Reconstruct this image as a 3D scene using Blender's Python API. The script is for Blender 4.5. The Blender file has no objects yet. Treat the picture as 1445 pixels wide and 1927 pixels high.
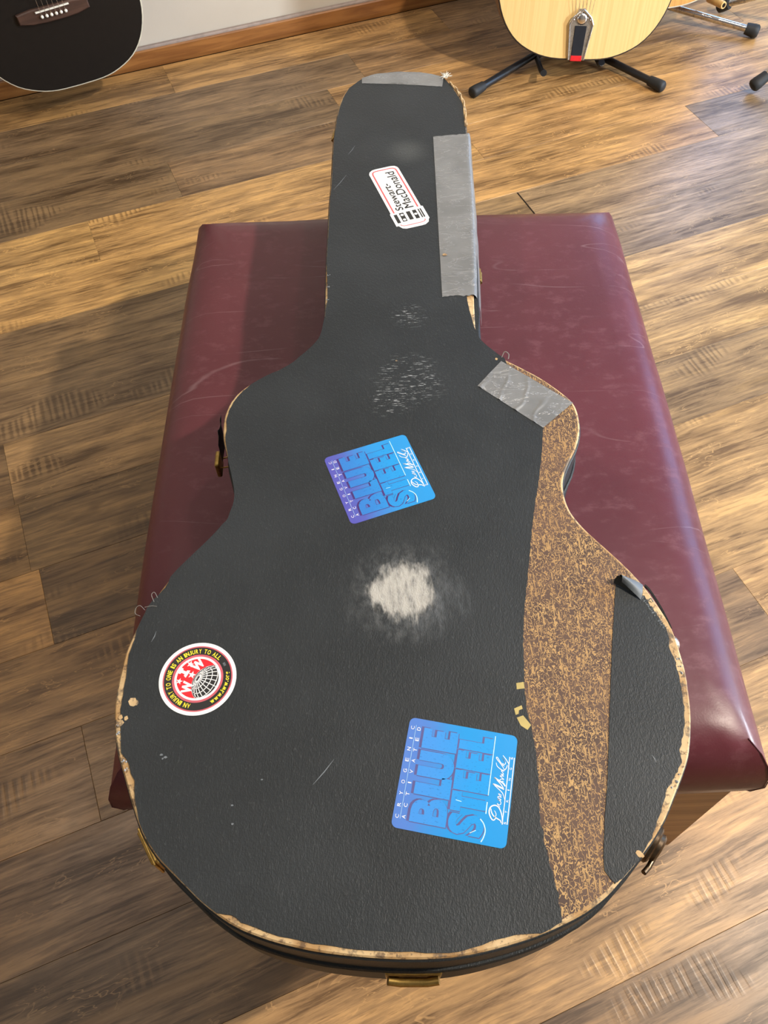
import bpy, math, random
from mathutils import Matrix, Vector, noise, geometry
from math import pi, sin, cos, tan, radians as R

# ------------------------------------------------------------------ camera, world, light, exposure
scene = bpy.context.scene
COL = scene.collection
cam_data = bpy.data.cameras.new('camera')
cam = bpy.data.objects.new('camera', cam_data)
COL.objects.link(cam)
cam_data.sensor_fit = 'VERTICAL'
cam_data.sensor_height = 24.0
cam_data.lens = 24.0 * 1565 / 1927
cam_data.clip_start = 0.02
_r = ((0.9995603, 0.0296491, -0.0004462), (-0.0248307, 0.8287029, -0.5591377), (-0.0162082, 0.5589029, 0.8290747))
_m = Matrix(_r).to_4x4()
_m.translation = (0, 0, 1.12)
cam.matrix_world = _m
scene.camera = cam

scene.view_settings.view_transform = 'Standard'
scene.view_settings.look = 'None'
scene.view_settings.gamma = 1.0
scene.view_settings.use_curve_mapping = False
scene.view_settings.exposure = -0.17

YAW = R(20.9)                                   # the room (wall, planks) is turned against the bench
CT, ST = cos(YAW), sin(YAW)
def room(t, n, z=0.0):                          # room frame: t along the back wall, n towards it
    return Vector((CT * t - ST * n, ST * t + CT * n, z))

world = bpy.data.worlds.new('daylight')
scene.world = world
world.use_nodes = True
wb = world.node_tree.nodes['Background']
wb.inputs['Color'].default_value = (0.30, 0.53, 1.0, 1)
wb.inputs['Strength'].default_value = 10.0

def area(name, loc, target, power, color, size, size_y=None, portal=False):
    l = bpy.data.lights.new(name, 'AREA')
    l.energy, l.color, l.size = power, color, size
    if size_y:
        l.shape, l.size_y = 'RECTANGLE', size_y
    else:
        l.shape = 'DISK'
    o = bpy.data.objects.new(name, l)
    COL.objects.link(o)
    o.location = loc
    o.rotation_euler = (Vector(target) - Vector(loc)).to_track_quat('-Z', 'Y').to_euler()
    if portal:
        l.cycles.is_portal = True
    return o
WARM = (1.0, 0.88, 0.73)
area('ceiling_lamp', (1.95, 0.30, 2.52), (0.2, 0.6, 0.2), 108, WARM, 0.12)
area('ceiling_lamp', (-1.3, -0.2, 2.52), (-0.3, 1.2, 0.0), 5, WARM, 0.14)
area('ceiling_lamp', (0.8, 1.0, 2.54), (0.8, 1.2, 0.0), 9, WARM, 0.12)
area('ceiling_lamp', (-1.2, 0.9, 2.54), (-0.5, 1.3, 0.0), 9, WARM, 0.12)
area('added_side_daylight', room(3.22, -0.58, 0.85), room(0.6, 2.0, 0.2), 160, (0.80, 0.90, 1.0), 0.34, 0.8)  # added area light standing in for daylight from the right

# ------------------------------------------------------------------ mesh helpers
class MB:
    def __init__(s): s.v, s.f = [], []
    def add(s, vs, fs):
        b = len(s.v); s.v += [tuple(v) for v in vs]; s.f += [tuple(i + b for i in f) for f in fs]; return s
    def box(s, x0, x1, y0, y1, z0, z1, c=0.0):
        if c <= 0:
            v = [(x, y, z) for z in (z0, z1) for x, y in ((x0, y0), (x1, y0), (x1, y1), (x0, y1))]
            return s.add(v, [(3, 2, 1, 0), (4, 5, 6, 7), (0, 1, 5, 4), (1, 2, 6, 5), (2, 3, 7, 6), (3, 0, 4, 7)])
        return s.prism([(x0, y0), (x1, y0), (x1, y1), (x0, y1)], z0, z1, c)
    def prism(s, poly, z0, z1, c=0.0, cb=0.0):
        p = list(poly)
        if parea(p) < 0: p.reverse()
        n = len(p); rings = []
        if cb > 0: rings += [(offset(p, -cb), z0), (p, z0 + cb)]
        else: rings.append((p, z0))
        if c > 0: rings += [(p, z1 - c), (offset(p, -c), z1)]
        else: rings.append((p, z1))
        v = [(x, y, z) for q, z in rings for x, y in q]
        f = [tuple(reversed(range(n))), tuple(range((len(rings) - 1) * n, len(rings) * n))]
        for k in range(len(rings) - 1):
            f += [(k * n + i, k * n + (i + 1) % n, (k + 1) * n + (i + 1) % n, (k + 1) * n + i) for i in range(n)]
        return s.add(v, f)
    def sheet(s, poly, z0, z1):                  # a ragged flat sheet: constrained triangulation, with side walls
        p = list(poly)
        if parea(p) < 0: p.reverse()
        n = len(p)
        V, _e, F, *_ = geometry.delaunay_2d_cdt([Vector(q) for q in p], [(i, (i + 1) % n) for i in range(n)], [], 1, 1e-7)
        s.add([(q.x, q.y, z1) for q in V], [tuple(f) if (V[f[1]] - V[f[0]]).cross(V[f[2]] - V[f[0]]) > 0 else tuple(reversed(f)) for f in F])
        return s.add([(x, y, z) for z in (z0, z1) for x, y in p], [(i, (i + 1) % n, n + (i + 1) % n, n + i) for i in range(n)])
    def flat(s, poly, z):
        p = list(poly)
        if parea(p) < 0: p.reverse()
        return s.add([(x, y, z) for x, y in p], [tuple(range(len(p)))])
    def ring(s, outer, inner, z):                # both with the same count
        n = len(outer)
        if parea(outer) < 0: outer, inner = outer[::-1], inner[::-1]
        return s.add([(x, y, z) for x, y in outer] + [(x, y, z) for x, y in inner],
                     [(i, (i + 1) % n, n + (i + 1) % n, n + i) for i in range(n)])
    def tube(s, pts, r, seg=10, caps=True):
        pts = [Vector(p) for p in pts]; n = len(pts)
        rr = r if isinstance(r, (list, tuple)) else [r] * n
        d0 = (pts[1] - pts[0]).normalized()
        nx = d0.orthogonal().normalized(); v = []
        for i, p in enumerate(pts):
            d = (pts[min(i + 1, n - 1)] - pts[max(i - 1, 0)]).normalized()
            nx = (nx - d * nx.dot(d)).normalized(); ny = d.cross(nx)
            v += [tuple(p + (nx * cos(2 * pi * k / seg) + ny * sin(2 * pi * k / seg)) * rr[i]) for k in range(seg)]
        f = [(i * seg + k, i * seg + (k + 1) % seg, (i + 1) * seg + (k + 1) % seg, (i + 1) * seg + k) for i in range(n - 1) for k in range(seg)]
        if caps: f += [tuple(reversed(range(seg))), tuple(range((n - 1) * seg, n * seg))]
        return s.add(v, f)
    def lathe(s, prof, M, seg=20):               # profile (radius, height) turned about local z, placed by M
        v = [tuple(M @ Vector((r * cos(2 * pi * k / seg), r * sin(2 * pi * k / seg), h))) for r, h in prof for k in range(seg)]
        n = len(prof)
        f = [(i * seg + k, i * seg + (k + 1) % seg, (i + 1) * seg + (k + 1) % seg, (i + 1) * seg + k) for i in range(n - 1) for k in range(seg)]
        return s.add(v, f + [tuple(reversed(range(seg))), tuple(range((n - 1) * seg, n * seg))])
    def grid(s, rows):
        m = len(rows[0]); v = [p for r in rows for p in r]
        return s.add(v, [(i * m + j, i * m + j + 1, (i + 1) * m + j + 1, (i + 1) * m + j) for i in range(len(rows) - 1) for j in range(m - 1)])
    def stroke(s, pts, w, z):                    # flat ribbon along a 2D polyline
        pts = [Vector(p) for p in pts]; n = len(pts); L, Q = [], []
        for i, p in enumerate(pts):
            d = (pts[min(i + 1, n - 1)] - pts[max(i - 1, 0)])
            d = d.normalized() if d.length > 1e-9 else Vector((1, 0))
            ww = w[i] if isinstance(w, (list, tuple)) else w
            q = Vector((-d.y, d.x)) * ww / 2
            L.append(p + q); Q.append(p - q)
        return s.add([(p.x, p.y, z) for p in Q] + [(p.x, p.y, z) for p in L], [(i, i + 1, n + i + 1, n + i) for i in range(n - 1)])
    def xform(s, M):
        s.v = [tuple(M @ Vector(p)) for p in s.v]; return s
    def build(s, name, mat, parent=None, org=(0, 0, 0), smooth=None, label=None, kind=None):
        me = bpy.data.meshes.new(name)
        o3 = Vector(org)
        me.from_pydata([tuple(Vector(p) - o3) for p in s.v], [], s.f)
        me.update()
        if smooth is not None:
            me.polygons.foreach_set('use_smooth', [True] * len(me.polygons))
            me.set_sharp_from_angle(angle=R(smooth))
        me.materials.append(mat)
        o = bpy.data.objects.new(name, me)
        COL.objects.link(o)
        o.parent = parent
        if label: o['label'] = label
        if kind: o['kind'] = kind
        return o

def parea(p): return sum(p[i][0] * p[(i + 1) % len(p)][1] - p[(i + 1) % len(p)][0] * p[i][1] for i in range(len(p))) / 2
def offset(p, d):                                # outward offset of a closed polygon; d is a number or a list
    n = len(p); sg = 1 if parea(p) > 0 else -1; out = []
    for i in range(n):
        a, b, c = Vector(p[i - 1]), Vector(p[i]), Vector(p[(i + 1) % n])
        e1, e2 = (b - a), (c - b)
        e1 = e1.normalized() if e1.length > 1e-9 else e2.normalized()
        e2 = e2.normalized() if e2.length > 1e-9 else e1
        n1, n2 = Vector((e1.y, -e1.x)) * sg, Vector((e2.y, -e2.x)) * sg
        m = n1 + n2
        m = m.normalized() if m.length > 1e-6 else n1
        k = (d[i] if isinstance(d, (list, tuple)) else d) / max(0.5, m.dot(n1))
        out.append((b.x + m.x * k, b.y + m.y * k))
    return out
def spline(p, k=3, closed=True):
    n = len(p); out = []
    for i in range(n if closed else n - 1):
        g = (lambda j: p[j % n]) if closed else (lambda j: p[min(max(j, 0), n - 1)])
        p0, p1, p2, p3 = (Vector(g(i + j)) for j in (-1, 0, 1, 2))
        for q in range(k):
            u = q / k
            out.append(tuple(0.5 * ((2 * p1) + (p2 - p0) * u + (2 * p0 - 5 * p1 + 4 * p2 - p3) * u * u + (3 * p1 - p0 - 3 * p2 + p3) * u ** 3)))
    if not closed: out.append(tuple(p[-1]))
    return out
def circle(r, n=48, c=(0, 0)): return [(c[0] + r * cos(2 * pi * i / n), c[1] + r * sin(2 * pi * i / n)) for i in range(n)]
def rrect(w, h, r, k=5):
    out = []
    for cx, cy, a in ((w / 2 - r, h / 2 - r, 0), (-w / 2 + r, h / 2 - r, 90), (-w / 2 + r, -h / 2 + r, 180), (w / 2 - r, -h / 2 + r, 270)):
        out += [(cx + r * cos(R(a + 90 * i / k)), cy + r * sin(R(a + 90 * i / k))) for i in range(k + 1)]
    return out
def thing(name, label, cat, loc=(0, 0, 0), rot=(0, 0, 0), group=None):
    o = bpy.data.objects.new(name, None)
    o.empty_display_size = 0.05
    COL.objects.link(o)
    o.location, o.rotation_euler = loc, rot
    o['label'], o['category'] = label, cat
    if group: o['group'] = group
    return o

# ------------------------------------------------------------------ materials
class NT:
    def __init__(s, name, rough=0.5, spec=0.5, metal=0.0, color=None):
        s.m = bpy.data.materials.new(name); s.m.use_nodes = True
        s.t = s.m.node_tree; s.b = s.t.nodes['Principled BSDF']
        s.set(s.b.inputs['Roughness'], rough); s.set(s.b.inputs['Metallic'], metal)
        s.set(s.b.inputs['Specular IOR Level'], spec)
        if color is not None: s.set(s.b.inputs['Base Color'], color)
    def set(s, sock, val):
        if isinstance(val, bpy.types.NodeSocket): s.t.links.new(val, sock)
        elif isinstance(val, (tuple, list)) and len(val) == 3 and sock.type == 'RGBA': sock.default_value = (*val, 1)
        else: sock.default_value = val
    def n(s, typ, ins=None, out=0, **kw):
        nd = s.t.nodes.new(typ)
        for k, v in kw.items(): setattr(nd, k, v)
        for k, v in (ins or {}).items(): s.set(nd.inputs[k], v)
        return nd.outputs[out]
    def coord(s): return s.n('ShaderNodeTexCoord', out=3)
    def map(s, vec, scale=(1, 1, 1), loc=(0, 0, 0), rot=(0, 0, 0)):
        return s.n('ShaderNodeMapping', {'Vector': vec, 'Scale': scale, 'Location': loc, 'Rotation': rot})
    def noise(s, vec, scale=5, detail=3, rough=0.5, dist=0.0):
        return s.n('ShaderNodeTexNoise', {'Vector': vec, 'Scale': scale, 'Detail': detail, 'Roughness': rough, 'Distortion': dist})
    def math(s, op, a, b=0.0, c=0.0, clamp=False): return s.n('ShaderNodeMath', {0: a, 1: b, 2: c}, operation=op, use_clamp=clamp)
    def ramp(s, x, a, b, to0=0.0, to1=1.0, smooth=True):
        return s.n('ShaderNodeMapRange', {'Value': x, 'From Min': a, 'From Max': b, 'To Min': to0, 'To Max': to1},
                   interpolation_type='SMOOTHSTEP' if smooth else 'LINEAR')
    def mix(s, f, a, b, mode='MIX'):
        nd = s.t.nodes.new('ShaderNodeMix'); nd.data_type = 'RGBA'; nd.blend_type = mode; nd.clamp_factor = True
        s.set(nd.inputs[0], f); s.set(nd.inputs[6], a); s.set(nd.inputs[7], b)
        return nd.outputs[2]
    def col(s, c): s.set(s.b.inputs['Base Color'], c)
    def bump(s, h, strength=0.3, dist=0.001):
        s.set(s.b.inputs['Normal'], s.n('ShaderNodeBump', {'Height': h, 'Strength': strength, 'Distance': dist}))
    def dist_to(s, vec, p): return s.n('ShaderNodeVectorMath', {0: vec, 1: p}, out=1, operation='DISTANCE')

def plain(name, color, rough=0.5, spec=0.5, metal=0.0):
    g = NT(name, rough, spec, metal)
    c = g.coord(); v = g.noise(c, 60, 2)
    g.col(g.mix(g.ramp(v, 0.3, 0.7), tuple(k * 0.9 for k in color), tuple(min(1, k * 1.08) for k in color)))
    return g.m

def make_plank_mat():
    g = NT('scraped_wood_plank', 0.42, 0.5)
    c = g.coord()
    info = g.t.nodes.new('ShaderNodeObjectInfo')
    off = g.n('ShaderNodeCombineXYZ', {0: g.math('MULTIPLY', info.outputs['Random'], 41.0), 1: g.math('MULTIPLY', info.outputs['Random'], 17.0), 2: 0.0})
    p = g.n('ShaderNodeVectorMath', {0: c, 1: off}, operation='ADD')
    wob = g.noise(g.map(p, (5, 14, 1)), 1.0, 3)
    wv = g.n('ShaderNodeCombineXYZ', {0: 0.0, 1: g.math('MULTIPLY', g.math('SUBTRACT', wob, 0.5), 0.016), 2: 0.0})
    q = g.n('ShaderNodeVectorMath', {0: p, 1: wv}, operation='ADD')
    grain = g.noise(g.map(q, (11, 170, 1)), 1.0, 5, 0.7)
    band = g.noise(g.map(q, (3.2, 26, 1)), 1.0, 4, 0.55)
    blot = g.noise(g.map(p, (7, 16, 1)), 1.0, 3, 0.6)
    # saw chatter: short ribs across the grain, in patches
    rib = g.n('ShaderNodeTexWave', {'Vector': g.map(q, (1, 0.12, 1)), 'Scale': 27.0, 'Distortion': 5.5, 'Detail': 2.0, 'Detail Scale': 1.6}, out=1, bands_direction='X')
    patch = g.ramp(g.noise(g.map(p, (3.6, 10, 1), (3.1, 1.7, 0)), 1.0, 2), 0.60, 0.69)
    ribm = g.math('MULTIPLY', patch, g.ramp(rib, 0.25, 0.8))
    # thin pale veins
    vn = g.noise(g.map(q, (14, 60, 1), (9, 4, 0)), 1.0, 3, 0.6, 0.6)
    vein = g.math('MULTIPLY', g.ramp(g.math('ABSOLUTE', g.math('SUBTRACT', vn, 0.5)), 0.0, 0.016, 1.0, 0.0), g.ramp(g.noise(g.map(p, (8, 20, 1), (5, 8, 0)), 1.0, 2), 0.5, 0.62))
    dark = g.mix(1.0, info.outputs['Color'], (0.37, 0.33, 0.28), 'MULTIPLY')
    lite = g.mix(1.0, info.outputs['Color'], (1.62, 1.62, 1.52), 'MULTIPLY')
    m = g.math('ADD', g.math('MULTIPLY', grain, 0.42), g.math('ADD', g.math('MULTIPLY', band, 0.38), g.math('MULTIPLY', blot, 0.2)))
    cc = g.mix(g.ramp(m, 0.40, 0.52), dark, info.outputs['Color'])
    cc = g.mix(g.ramp(m, 0.50, 0.60), cc, lite)
    smud = g.noise(g.map(q, (2.2, 17, 1), (7, 2, 0)), 1.0, 3, 0.6)
    cc = g.mix(g.ramp(smud, 0.54, 0.68, 0.0, 0.55), cc, dark)
    cc = g.mix(g.ramp(smud, 0.45, 0.33, 0.0, 0.55), cc, lite)
    fs = g.noise(g.map(q, (26, 420, 1)), 1.0, 3, 0.7)
    cc = g.mix(g.ramp(fs, 0.57, 0.70, 0.0, 0.45), cc, dark)
    cc = g.mix(g.math('MULTIPLY', g.ramp(blot, 0.60, 0.72), 0.55), cc, dark)
    cc = g.mix(g.math('MULTIPLY', patch, g.ramp(rib, 0.55, 0.95, 0.0, 0.36)), cc, lite)
    cc = g.mix(g.math('MULTIPLY', patch, g.ramp(rib, 0.42, 0.08, 0.0, 0.5)), cc, dark)
    cc = g.mix(g.math('MULTIPLY', vein, 0.8), cc, lite)
    cc = g.mix(1.0, cc, (0.98, 0.96, 0.90), 'MULTIPLY')
    g.col(cc)
    g.set(g.b.inputs['Roughness'], g.ramp(m, 0.35, 0.65, 0.46, 0.31))
    h = g.math('ADD', g.math('MULTIPLY', m, 0.8), g.math('MULTIPLY', ribm, -0.35))
    g.bump(h, 0.35, 0.0012)
    return g.m

def make_vinyl(name, marks):
    g = NT(name, 0.50, 0.34)
    c = g.coord()
    fine = g.noise(g.map(c, (1000, 520, 500)), 1.0, 2, 0.6)
    mid = g.noise(g.map(c, (430, 220, 250)), 1.0, 2, 0.5)
    h = g.math('ADD', g.math('MULTIPLY', fine, 0.6), g.math('MULTIPLY', mid, 0.4))
    lo = g.noise(c, 9.0, 4, 0.6)
    col = g.mix(g.ramp(lo, 0.35, 0.7), (0.0150, 0.0182, 0.0200), (0.0215, 0.0255, 0.0280))
    col = g.mix(g.ramp(h, 0.56, 0.72, 0.0, 0.35), col, (0.085, 0.088, 0.09))
    if marks:                                    # wear: a chalky rub, grey scuffs, hairline scratches
        d = g.dist_to(c, (0.0145 - CX, 0.3480 - CY, 0.1208))
        wn = g.noise(g.map(c, (190, 60, 60)), 1.0, 4, 0.6); wl = g.noise(g.map(c, (70, 26, 40)), 1.0, 4, 0.7)
        edge = g.math('ADD', d, g.math('MULTIPLY', g.math('SUBTRACT', wl, 0.5), 0.044))
        rub = g.math('MULTIPLY', g.ramp(edge, 0.031, 0.019), g.ramp(wn, 0.10, 0.60))
        d2 = g.math('ADD', g.dist_to(c, (0.036 - CX, 0.341 - CY, 0.1208)), g.math('MULTIPLY', g.math('SUBTRACT', wl, 0.5), 0.05))
        col = g.mix(g.math('MULTIPLY', g.ramp(d2, 0.044, 0.012), g.ramp(g.noise(g.map(c, (260, 70, 60), rot=(0, 0, R(8))), 1.0, 4, 0.65), 0.30, 0.75, 0.0, 0.42)), col, (0.15, 0.165, 0.18))
        halo = g.math('MULTIPLY', g.ramp(edge, 0.062, 0.020), g.ramp(g.noise(g.map(c, (120, 90, 1)), 1.0, 4, 0.7), 0.36, 0.72, 0.0, 0.24))
        col = g.mix(halo, col, (0.30, 0.31, 0.31))
        col = g.mix(g.math('MULTIPLY', rub, 0.82), col, (0.50, 0.485, 0.44))
        for (sx, sy, r, a) in ((0.0345, 0.6900, 0.024, 62), (0.0315, 0.5960, 0.046, 50), (0.0115, 0.5700, 0.030, 55)):
            ds = g.dist_to(c, (sx - CX, sy - CY, 0.1208))
            st = g.noise(g.map(c, (95, 620, 1), rot=(0, 0, R(-a))), 1.0, 3, 0.75)
            col = g.mix(g.math('MULTIPLY', g.ramp(ds, r, r * 0.3), g.ramp(st, 0.57, 0.67, 0.0, 0.85)), col, (0.42, 0.44, 0.45))
        dh = g.dist_to(c, (0.045 - CX, 1.000 - CY, 0.1208))
        col = g.mix(g.ramp(dh, 0.036, 0.0, 0.0, 0.22), col, (0.17, 0.18, 0.17))
        sc = g.noise(g.map(c, (38, 260, 1), rot=(0, 0, R(-48))), 1.0, 4, 0.8)
        col = g.mix(g.ramp(sc, 0.735, 0.79, 0.0, 0.45), col, (0.20, 0.21, 0.21))
    g.col(col)
    g.bump(h, 0.62, 0.0010)
    return g.m

def make_tweed():
    g = NT('printed_brown_tweed', 0.62, 0.35)
    c = g.coord()
    w = g.noise(c, 60, 2)
    n1 = g.noise(g.map(c, (360, 250, 1)), 1.0, 1.2, 0.5, 0.9)
    st = g.noise(g.map(c, (520, 60, 1), rot=(0, 0, R(7))), 1.0, 2, 0.5)
    worm = g.ramp(g.math('ABSOLUTE', g.math('SUBTRACT', n1, 0.5)), 0.016, 0.052, 1.0, 0.0)
    line = g.ramp(st, 0.60, 0.66)
    k = g.math('MAXIMUM', worm, g.math('MULTIPLY', line, 0.85))
    lo = g.noise(c, 22, 3)
    dk = g.mix(g.ramp(lo, 0.3, 0.7), (0.072, 0.043, 0.032), (0.115, 0.068, 0.047))
    lt = g.mix(g.ramp(lo, 0.3, 0.7), (0.48, 0.300, 0.120), (0.37, 0.215, 0.082))
    g.col(g.mix(k, dk, lt))
    g.bump(k, 0.25, 0.0004)
    return g.m
def make_board():
    g = NT('bare_plywood_edge', 0.6, 0.3)
    c = g.coord()
    n1 = g.noise(g.map(c, (160, 160, 160)), 1.0, 4, 0.65)
    n2 = g.noise(c, 28, 3, 0.6)
    col = g.mix(g.ramp(n2, 0.35, 0.65), (0.38, 0.22, 0.085), (0.60, 0.44, 0.24))
    col = g.mix(g.ramp(n1, 0.52, 0.64, 0.0, 0.85), col, (0.12, 0.075, 0.045))
    col = g.mix(g.ramp(g.noise(c, 420, 2), 0.62, 0.72, 0.0, 0.6), col, (0.06, 0.045, 0.035))
    col = g.mix(g.ramp(g.noise(c, 46, 4, 0.7), 0.53, 0.63, 0.0, 0.8), col, (0.085, 0.072, 0.062))
    g.col(col); g.bump(n1, 0.4, 0.0006)
    return g.m
def make_leather():
    g = NT('burgundy_leatherette', 0.33, 0.42)
    c = g.coord()
    peb = g.n('ShaderNodeTexVoronoi', {'Vector': c, 'Scale': 520.0})
    lo = g.noise(c, 7, 3)
    w = g.noise(g.map(c, (3, 19, 7), rot=(0, 0, R(-20))), 1.0, 1, 0.5, 0.2)
    cre = g.ramp(g.math('ABSOLUTE', g.math('SUBTRACT', w, 0.5)), 0.0, 0.010, 1.0, 0.0)
    cre = g.math('MULTIPLY', cre, g.ramp(g.noise(c, 11, 3, 0.6), 0.46, 0.64))
    mott = g.noise(g.map(c, (40, 70, 40)), 1.0, 4, 0.7)
    col = g.mix(g.ramp(lo, 0.3, 0.7), (0.086, 0.0165, 0.0240), (0.106, 0.0225, 0.0315))
    col = g.mix(g.ramp(mott, 0.5, 0.72, 0.0, 0.40), col, (0.17, 0.062, 0.075))
    col = g.mix(g.math('MULTIPLY', cre, 0.20), col, (0.40, 0.30, 0.32))
    g.col(col)
    g.set(g.b.inputs['Roughness'], g.ramp(mott, 0.3, 0.7, 0.34, 0.42))
    g.bump(g.math('ADD', g.math('MULTIPLY', peb, 0.35), g.math('MULTIPLY', mott, 0.35)), 0.18, 0.0005)
    return g.m
def make_grain(name, a, b, scale=(4, 60, 60), rough=0.4):
    g = NT(name, rough, 0.5)
    c = g.coord()
    n1 = g.noise(g.map(c, scale), 1.0, 5, 0.6, 0.4)
    g.col(g.mix(g.ramp(n1, 0.32, 0.68), a, b)); g.bump(n1, 0.12, 0.0006)
    return g.m
def make_wall():
    g = NT('painted_plaster', 0.6, 0.3)
    c = g.coord()
    n1 = g.noise(c, 140, 4, 0.6)
    g.col(g.mix(g.ramp(g.noise(c, 3, 3), 0.3, 0.7), (0.52, 0.47, 0.40), (0.57, 0.52, 0.445)))
    g.bump(n1, 0.12, 0.001)
    return g.m
def make_tape():
    g = NT('silver_duct_tape', 0.36, 0.6, 0.35)
    c = g.coord()
    weave = g.noise(g.map(c, (300, 900, 1)), 1.0, 2)
    wr = g.noise(g.map(c, (26, 90, 26), rot=(0, 0, R(20))), 1.0, 4, 0.6, 0.8)
    ridge = g.ramp(g.math('ABSOLUTE', g.math('SUBTRACT', wr, 0.52)), 0.0, 0.02, 1.0, 0.0)
    g.col(g.mix(g.math('MULTIPLY', ridge, 0.22), g.mix(g.ramp(g.noise(c, 30, 3), 0.3, 0.7), (0.185, 0.19, 0.19), (0.235, 0.24, 0.24)), (0.50, 0.51, 0.51)))
    g.bump(g.math('ADD', g.math('MULTIPLY', weave, 0.15), g.math('MULTIPLY', ridge, 0.8)), 0.5, 0.0007)
    return g.m
def make_sticker(name, c0, c1, axis, lo, hi, speck=0.0):
    g = NT(name, 0.36, 0.5)
    c = g.coord()
    x = g.n('ShaderNodeSeparateXYZ', {0: c}, out=axis)
    w = g.math('ADD', x, g.math('MULTIPLY', g.math('SUBTRACT', g.noise(c, 60, 2), 0.5), 0.012))
    col = g.mix(g.ramp(w, lo, hi), c0, c1)
    if speck: col = g.mix(g.ramp(g.noise(g.map(c, (900, 350, 1)), 1.0, 2), 0.60, 0.70, 0.0, speck), col, (0.01, 0.10, 0.36))
    g.col(col)
    return g.m
def metal(name, col, rough):
    g = NT(name, rough, 0.5, 1.0)
    c = g.coord(); n1 = g.noise(c, 90, 4, 0.65)
    g.col(g.mix(g.ramp(n1, 0.35, 0.7), col, tuple(k * 0.55 for k in col)))
    g.set(g.b.inputs['Roughness'], g.ramp(n1, 0.3, 0.7, rough, rough + 0.2))
    return g.m
def glass_mat():
    m = bpy.data.materials.new('window_glass'); m.use_nodes = True
    t = m.node_tree; t.nodes.clear()
    o = t.nodes.new('ShaderNodeOutputMaterial'); mx = t.nodes.new('ShaderNodeMixShader')
    tr = t.nodes.new('ShaderNodeBsdfTransparent'); gl = t.nodes.new('ShaderNodeBsdfGlossy')
    gl.inputs['Roughness'].default_value = 0.02; tr.inputs['Color'].default_value = (0.95, 0.98, 0.97, 1)
    mx.inputs[0].default_value = 0.05
    t.links.new(tr.outputs[0], mx.inputs[1]); t.links.new(gl.outputs[0], mx.inputs[2])
    t.links.new(mx.outputs[0], o.inputs[0])
    return m

CX, CY, CZ = 0.02, 0.60, 0.36                    # base of the guitar case, on the bench
PLANK = make_plank_mat()
VINYL = make_vinyl('black_textured_vinyl', True)
VINYL_SIDE = make_vinyl('black_side_vinyl', False)
TWEED, BOARD, LEATHER, WALL, TAPE = make_tweed(), make_board(), make_leather(), make_wall(), make_tape()
CEILING = plain('matt_ceiling_paint', (0.42, 0.43, 0.44), 0.8, 0.2)
WALL2 = plain('tan_wall_paint', (0.42, 0.39, 0.34), 0.7, 0.3)
TRIMWOOD = make_grain('orange_stained_trim', (0.20, 0.075, 0.020), (0.34, 0.145, 0.040), (5, 60, 60), 0.35)
BASEWOOD = make_grain('stained_bench_plywood', (0.27, 0.135, 0.050), (0.46, 0.26, 0.105), (5, 40, 70), 0.45)
SPRUCE = make_grain('pale_spruce_top', (0.70, 0.47, 0.185), (0.78, 0.55, 0.235), (160, 2.0, 20), 0.3)
MAPLE = make_grain('brown_maple_sides', (0.22, 0.12, 0.06), (0.33, 0.19, 0.09), (10, 10, 60), 0.35)
AMBER = make_grain('amber_guitar_top', (0.52, 0.26, 0.07), (0.62, 0.34, 0.10), (120, 2.0, 20), 0.3)
ROSEWOOD = make_grain('dark_rosewood', (0.045, 0.022, 0.015), (0.085, 0.042, 0.028), (14, 90, 60), 0.5)
BLACKWOOD = plain('black_satin_lacquer', (0.0075, 0.0062, 0.0055), 0.42, 0.4)
CREAM = plain('cream_binding', (0.62, 0.58, 0.46), 0.4)
BONE = plain('white_bone', (0.78, 0.76, 0.68), 0.35)
EBONY = plain('dark_binding', (0.03, 0.022, 0.018), 0.4)
BLACKSTEEL = plain('black_powder_coat', (0.010, 0.011, 0.013), 0.35, 0.5)
RUBBER = plain('black_rubber', (0.016, 0.017, 0.018), 0.6, 0.4)
FELT = plain('black_ribbed_felt', (0.014, 0.015, 0.020), 0.8, 0.2)
RED = plain('red_felt', (0.62, 0.012, 0.015), 0.6, 0.3)
TUBING = plain('amber_rubber_tubing', (0.72, 0.46, 0.17), 0.45)
BRASS = metal('aged_brass', (0.50, 0.33, 0.10), 0.28)
DARKBRASS = metal('tarnished_brass', (0.16, 0.115, 0.075), 0.30)
CHROME = metal('chrome_plate', (0.80, 0.78, 0.76), 0.10)
NICKEL = metal('nickel_silver', (0.72, 0.68, 0.62), 0.22)
WHITE = plain('white_print', (0.86, 0.86, 0.85), 0.4)
INK = plain('black_print', (0.012, 0.012, 0.012), 0.4)
REDINK = plain('red_print', (0.80, 0.012, 0.022), 0.4)
ROSEINK = plain('rose_rim_print', (0.56, 0.10, 0.13), 0.4)
YELLOW = plain('yellow_print', (0.86, 0.74, 0.03), 0.4)
GOLD = plain('worn_gold_stamp', (0.46, 0.36, 0.12), 0.5)
THREAD = plain('pale_thread', (0.26, 0.25, 0.23), 0.8, 0.1)
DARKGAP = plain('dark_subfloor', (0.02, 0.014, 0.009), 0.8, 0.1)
GLASS = glass_mat()
PALEVINYL = plain('greyed_vinyl_edge', (0.16, 0.18, 0.20), 0.5)
FLAPMAT = plain('dusty_vinyl_flap', (0.115, 0.135, 0.155), 0.5, 0.4)
BLUE1 = make_sticker('blue_violet_sticker', (0.018, 0.270, 0.64), (0.085, 0.085, 0.40), 1, -0.012, 0.040)
BLUE2 = make_sticker('cyan_blue_sticker', (0.002, 0.260, 0.64), (0.075, 0.185, 0.55), 1, -0.005, 0.040)
BLUEFACE1 = make_sticker('blue_letter_face', (0.012, 0.280, 0.66), (0.030, 0.185, 0.55), 1, -0.02, 0.03, 0.55)
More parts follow.
